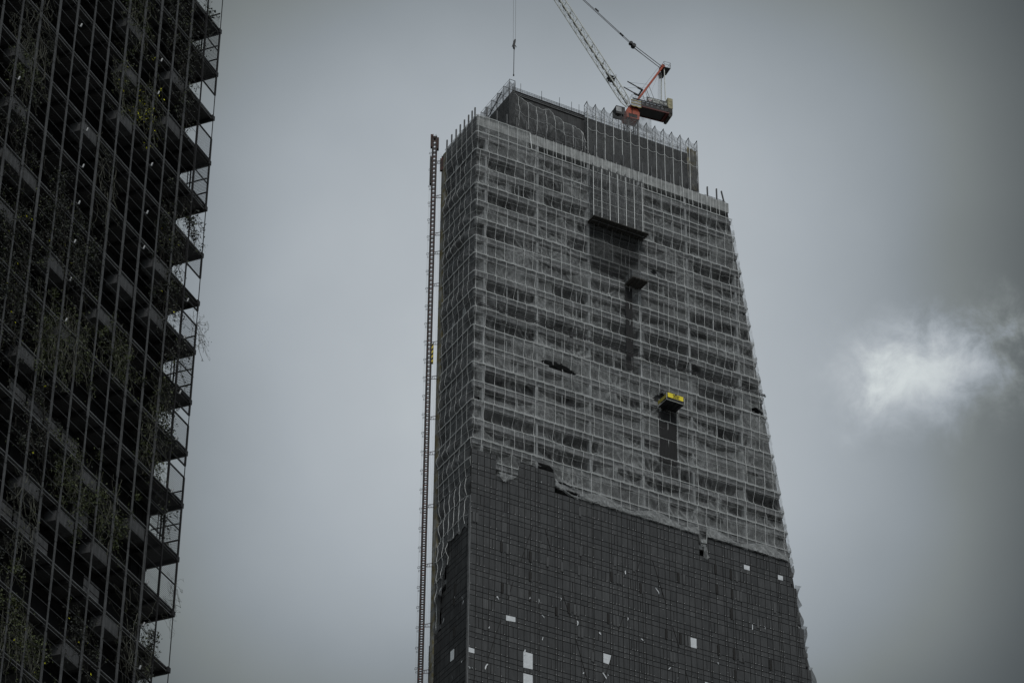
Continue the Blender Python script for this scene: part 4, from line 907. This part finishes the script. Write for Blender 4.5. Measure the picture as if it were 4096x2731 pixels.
for i, k in PL:
    loc = (i * BAY, 0, 110.7 + SH * k)
    if pb is None: b = MB(); b.box(.05, 1.72, .02, .09, -.98, -.24); b.box(.0, .05, .1, .8, -.98, -.24); b.box(.05, 1.72, .1, .8, -1.0, -.95); pb = b.build('planter_box', 'mesh2', vb); pb.location = loc
    else: rep(pb, vb, loc)
bp_ = None
for i, k in [(-15, -7), (-14, -7), (-13, -7), (-14, -8), (-12, -8), (-11, -8), (-10, -8), (-9, -8), (-8, -8), (-12, -9), (-11, -9), (-9, -6), (-8, -6), (-7, -6), (-13, -9), (-10, -6), (-12, -7), (-6, -7), (-5, -8)]:
    loc = (i * BAY, 0, 110.7 + SH * k)
    if bp_ is None: b = MB(); b.box(.08, 1.7, .30, .33, .12, .60); b.box(.08, 1.7, .30, .33, .66, 1.08); b.box(.08, 1.7, .29, .34, 1.16, 1.2); bp_ = b.build('balustrade_panel', 'mesh2', vb); bp_.location = loc
    else: rep(bp_, vb, loc)
def fpanel(k, f0, f1, t0=-1, t1=0):                 # rod panel in the face: k = level above, fractions measured down
    z1 = 110.7 + SH * k - SH * f0; z0 = 110.7 + SH * k - SH * f1; b = MB(); x0, x1 = t0 * BAY, t1 * BAY; r = .05
    for p_, q_ in (((x0, z0), (x1, z0)), ((x0, z1), (x1, z1))): b.bar((p_[0], -.04, p_[1]), (q_[0], -.04, q_[1]), r)
    for x in (x0, x1): b.bar((x, -.04, z0), (x, -.04, z1), .07)
    if f1 - f0 > .7: b.bar((x0, -.04, (z0 + z1) / 2), (x1, -.04, (z0 + z1) / 2), .04)
    z = z0 + .11
    while z < z1: b.bar((x0, -.04, z), (x1, -.04, z), .010); z += .115
    return b.build('rod_panel', 'dark', vb)
def spanel(k, f0, f1, d0=0.05, d1=1.9):
    z1 = 110.7 + SH * k - SH * f0; z0 = 110.7 + SH * k - SH * f1; b = MB()
    for z in ((z0, z1) if f1 - f0 < .7 else (z0, z0 + (z1 - z0) / 3, z0 + (z1 - z0) * 2 / 3, z1)): b.bar((-.0, d0, z), (0, d1, z), .045)
    b.bar((0, 1.25, z0), (0, 1.25, z1), .05); b.bar((0, 1.45, z0), (0, 1.45, z1), .03)
    z = z0 + .11
    while z < z1: b.bar((0, d0, z), (0, d1, z), .010); z += .115
    return b.build('side_guard', 'dark', vb)
for a in ((5, .02, 1.0), (4, .05, .52), (3, .5, .98), (2, .02, .98), (1, .04, .0), (0, .05, .52), (-1, .5, .98), (-1, .02, .2), (-2, .05, .98), (-3, .5, .98), (-4, .5, .98), (-4, .05, .28), (-5, .03, .98), (-6, .04, .98), (-6, .04, .98, -2, -1), (-5, .03, .9, -2, -1), (-9, .5, .98, -3, -2), (-8, .5, .98, -2, -1), (-3, .02, .6, -2, -1), (-3, .02, .3), (-4, .1, .5, -2, -1)):
    if a[2] > a[1]: fpanel(*a)
for a in ((5, .06, .98), (2, .06, .98), (-1, .7, .98), (-2, .06, .98), (-5, .06, .98), (6, .6, .98), (-9, .55, .98, 1.0, 1.9), (-4, .75, .98)): spanel(*a)
for k in range(1, 3):
    b = MB(); b.bar((-.9 * k, 1.9, 62), (-.9 * k, 1.9, 145), .035); b.build('hanger', 'dark', vb)
# floodlights clamped to the posts
fl = None
for i, k in [(-9, 1.57), (-8, -.22), (-8, -.96), (-8, -1.69), (-8, -2.45), (-8, -3.18), (-8, -3.95), (-4, .53), (-4, 2.07), (-4, 2.79), (-4, -.47), (-4, -1.19), (-1, -1.25), (-1, -2.0), (-1, -3.1), (-1, -4.0), (-2, -6.95), (-2, -7.7), (-2, -8.45), (-1, -5.0), (-12, -.7), (-12, -4.2)]:
    loc = (i * BAY + BAY * .0, -.12, 110.7 + SH * k)
    if fl is None:
        fl = bpy.data.objects.new('floodlight', None); col.objects.link(fl); fl.parent = vb; fl.location = loc
        b = MB(); b.bar((.3, -.05, -.14), (.34, -.10, .10), .06, 10); la = b.build('lamp_housing', 'steel_l', fl); b = MB(); b.bar((0, 0, -.16), (.32, -.05, -.16), .025); lb_ = b.build('bracket', 'post', fl)
    else:
        o = fl.copy(); col.objects.link(o); o.location = loc
        for c in (la, lb_): q = c.copy(); col.objects.link(q); q.parent = o

# ------------------------------------------------------------------ climbers
def vine(label, cx_, cz, w_, h_, nl, nt_, kind='dark', yel=0, hang=False, y0=-.1, spread=.5, seed=0):
    rr = random.Random(seed * 13 + 5); zc_ = cz
    root = empty('climbing_vine', T0 + dA * cx_ + dB * 0 + Vector((0, 0, zc_)), TR, label, 'vine', 'climbers growing over the steel screen')
    tw, ld, lg, fy = MB(), MB(), MB(), MB(); tips = []
    for k in range(nt_):
        x, y, z = rr.uniform(-w_, w_) * .55, y0 + rr.uniform(-.05, .4), rr.uniform(-h_, h_) * .6; a = rr.uniform(0, 2 * math.pi) if not hang else -math.pi / 2 + rr.uniform(-.4, .4)
        pts = [(x, y, z)]; n = rr.randint(8, 18); cv = rr.uniform(-.22, .22)
        for j in range(n):
            a += cv + rr.uniform(-.3, .3); st_ = rr.uniform(.08, .22) * (1 + h_ * .12)
            x += math.cos(a) * st_; z += math.sin(a) * st_ - .02; y += rr.uniform(-.05, .05); y = max(-.45, min(.6, y))
            if abs(x) > w_ * 1.05 or abs(z) > h_ * 1.05: a += 2.2
            pts.append((x, y, z)); tips.append((x, y, z))
        tw.line(pts, rr.choice([.008, .010, .012, .018]), 3, .005)
    tw.build('stem', 'twigd' if kind in ('dark', 'sil') else 'twig', root)
    cl_ = [(rr.gauss(0, w_ * .5), rr.uniform(-.1, .35), rr.gauss(0, h_ * .5)) for _ in range(max(3, nl // 90))]
    for k in range(nl):
        if rr.random() < .45 and tips: c = rr.choice(tips); s_ = .10
        else: c = rr.choice(cl_); s_ = .20 * spread / .5
        p_ = Vector((c[0] + rr.gauss(0, s_), max(-.5, min(.8, y0 + .05 + c[1] + rr.gauss(0, .1))), c[2] + rr.gauss(0, s_)))
        d = Vector((rr.gauss(0, 1), rr.gauss(0, 1), rr.gauss(0, 1))).normalized(); e_ = d.cross(Vector((rr.gauss(0, 1), rr.gauss(0, 1), rr.gauss(0, 1)))).normalized(); L_ = rr.uniform(.035, .09) * (1.25 if kind == 'sil' else 1)
        t_ = fy if rr.random() < yel else (lg if (kind == 'green' and rr.random() < .75) or rr.random() < .12 else ld)
        if t_ is fy: L_ = rr.uniform(.06, .10)
        t_.quad(tuple(p_ - d * L_), tuple(p_ + e_ * L_ * .55), tuple(p_ + d * L_), tuple(p_ - e_ * L_ * .55))
    if ld.v: ld.build('foliage', 'leafd', root)
    if lg.v: lg.build('young_foliage', 'leafg', root)
    if fy.v: fy.build('flowers', 'leaff', root)
def vp(x, y): t, z = fa(x, y); return t, z
V = [
 ('dense bare twigs with pale runners in the top left corner', 150, 130, 1.9, 4.6, 500, 60, 'bare', 0),
 ('low bushy tuft of small green leaves on the second post, near the top', 110, 260, 1.6, 1.5, 800, 30, 'green', .0),
 ('thin dark climber hanging at the far left edge below the top tuft', 60, 480, 1.5, 3.2, 700, 30, 'dark', .003),
 ('fine leafy climber at the top with green new shoots, left of the wide post', 560, 60, 1.5, 2.4, 1100, 36, 'green', .0),
 ('climber with a scatter of bright yellow flowers beside a wide post', 590, 430, 1.6, 2.5, 1000, 36, 'green', .09),
 ('faint leafy stems with one or two yellow blooms left of the yellow flowered climber', 505, 330, 1.1, 2.6, 500, 26, 'green', .006),
 ('dark leaves crowding the top right corner of the screen', 720, 90, 1.8, 3.0, 1500, 30, 'dark', .0),
 ('dark trailing climber on the post next to the open right end, upper part', 745, 330, 1.0, 3.4, 900, 26, 'dark', 0),
 ('leaf sprays dangling against the sky at the upper right walkway end', 830, 60, .9, 2.2, 170, 12, 'sil', 0),
 ('small leaf sprays against the sky inside the highest barred guard', 812, 215, .9, 1.5, 150, 10, 'sil', 0),
 ('thick dark ivy mass at the left edge, above middle height', 70, 960, 2.4, 4.2, 2600, 60, 'dark', .006),
 ('speckled leafy climber running down the middle posts, upper left', 250, 880, 2.0, 3.6, 1900, 50, 'dark', .002),
 ('loose green climber around the post left of centre', 330, 1010, 1.6, 3.0, 1500, 40, 'dark', .002),
 ('thin bare runners on a middle post with few leaves', 430, 720, 1.1, 3.2, 260, 30, 'bare', 0),
 ('large leafy bush reaching into the sky gap at the right end', 770, 905, 1.3, 1.4, 420, 24, 'sil', 0),
 ('dark tangled climber just left of the open right end, above the middle', 690, 940, 1.3, 3.0, 1000, 40, 'dark', .003),
 ('climber of dark leaves beside the right end, at middle height', 680, 1190, 1.2, 2.8, 1000, 36, 'dark', .002),
 ('wispy twigs poking out past the right end post, middle height', 800, 1330, 1.0, 1.1, 40, 16, 'bare', 0),
 ('sprawling straw-coloured twig nest with green shoots across the middle', 300, 1370, 2.6, 2.0, 1500, 110, 'green', .0),
 ('twiggy green mass left of the straw-coloured nest', 190, 1330, 1.8, 2.6, 1300, 60, 'green', .001),
 ('leafy climber right of the straw-coloured nest', 480, 1400, 1.9, 1.9, 1500, 50, 'green', .0),
 ('dark climber at the left edge just below the middle', 40, 1250, 1.6, 3.2, 1300, 40, 'dark', .004),
 ('curling runners and leaves hanging in the sky gap below the middle', 715, 1440, 1.3, 1.6, 240, 20, 'sil', 0),
 ('leafy curtain hanging against the sky in the lower right gap', 670, 1650, .9, 2.2, 800, 26, 'sil', 0),
 ('fresh green shoots at the post beside the lower right gap', 645, 1600, .9, 1.8, 700, 26, 'green', 0),
 ('thin arching stems in the lower part near the right end', 615, 1770, 1.3, 2.2, 700, 34, 'green', .0),
 ('dark green hanging bush in the lower middle', 300, 1930, 1.4, 2.2, 1900, 40, 'green', .0),
 ('bushy climber with bare looping stems in the lower middle', 440, 2060, 1.8, 2.2, 1500, 60, 'green', .001),
 ('sparse dangling stems along the left posts in the lower part', 90, 2080, 1.1, 3.4, 450, 34, 'bare', .001),
 ('leaf sprays on wires against the sky, lower right end', 665, 2080, .9, 1.6, 170, 12, 'sil', 0),
 ('bright mossy green clump at the bottom left corner', 60, 2500, 2.0, 2.6, 1500, 60, 'green', .003),
 ('low green spray spreading right of the bottom left clump', 120, 2580, 1.7, 1.1, 900, 40, 'green', .004),
 ('dark leafy branches around the bottom middle balustrades', 330, 2570, 1.8, 1.6, 700, 30, 'dark', .002),
 ('bare twigs creeping on the posts at the lower right', 540, 2560, 1.6, 3.0, 260, 40, 'bare', .001),
 ('dense leaf spray leaning into the lowest sky gap', 610, 2560, .7, 1.2, 330, 12, 'sil', 0),
 ('leaves trailing at the very bottom of the open right end', 575, 2720, .8, .9, 200, 10, 'sil', 0),
 ('hair-thin bare twig clinging to the outermost wire, lower right', 690, 2400, .6, 1.9, 12, 9, 'bare', 0),
 ('scattered dark leaves on the lower left of the middle storeys', 150, 1700, 2.0, 3.0, 900, 34, 'dark', .002),
]
for n_, (lab, x, y, w_, h_, nl, nt_, kd, ye) in enumerate(V):
    t, z = vp(x, y); vine(lab, t, z, w_ * (1.15 if kd != 'sil' else 1), h_ * (1.1 if kd != 'sil' else 1), int(nl * (1.25 if kd == 'dark' else 1)), nt_ + (10 if kd != 'sil' else 0), kd, ye, seed=n_)
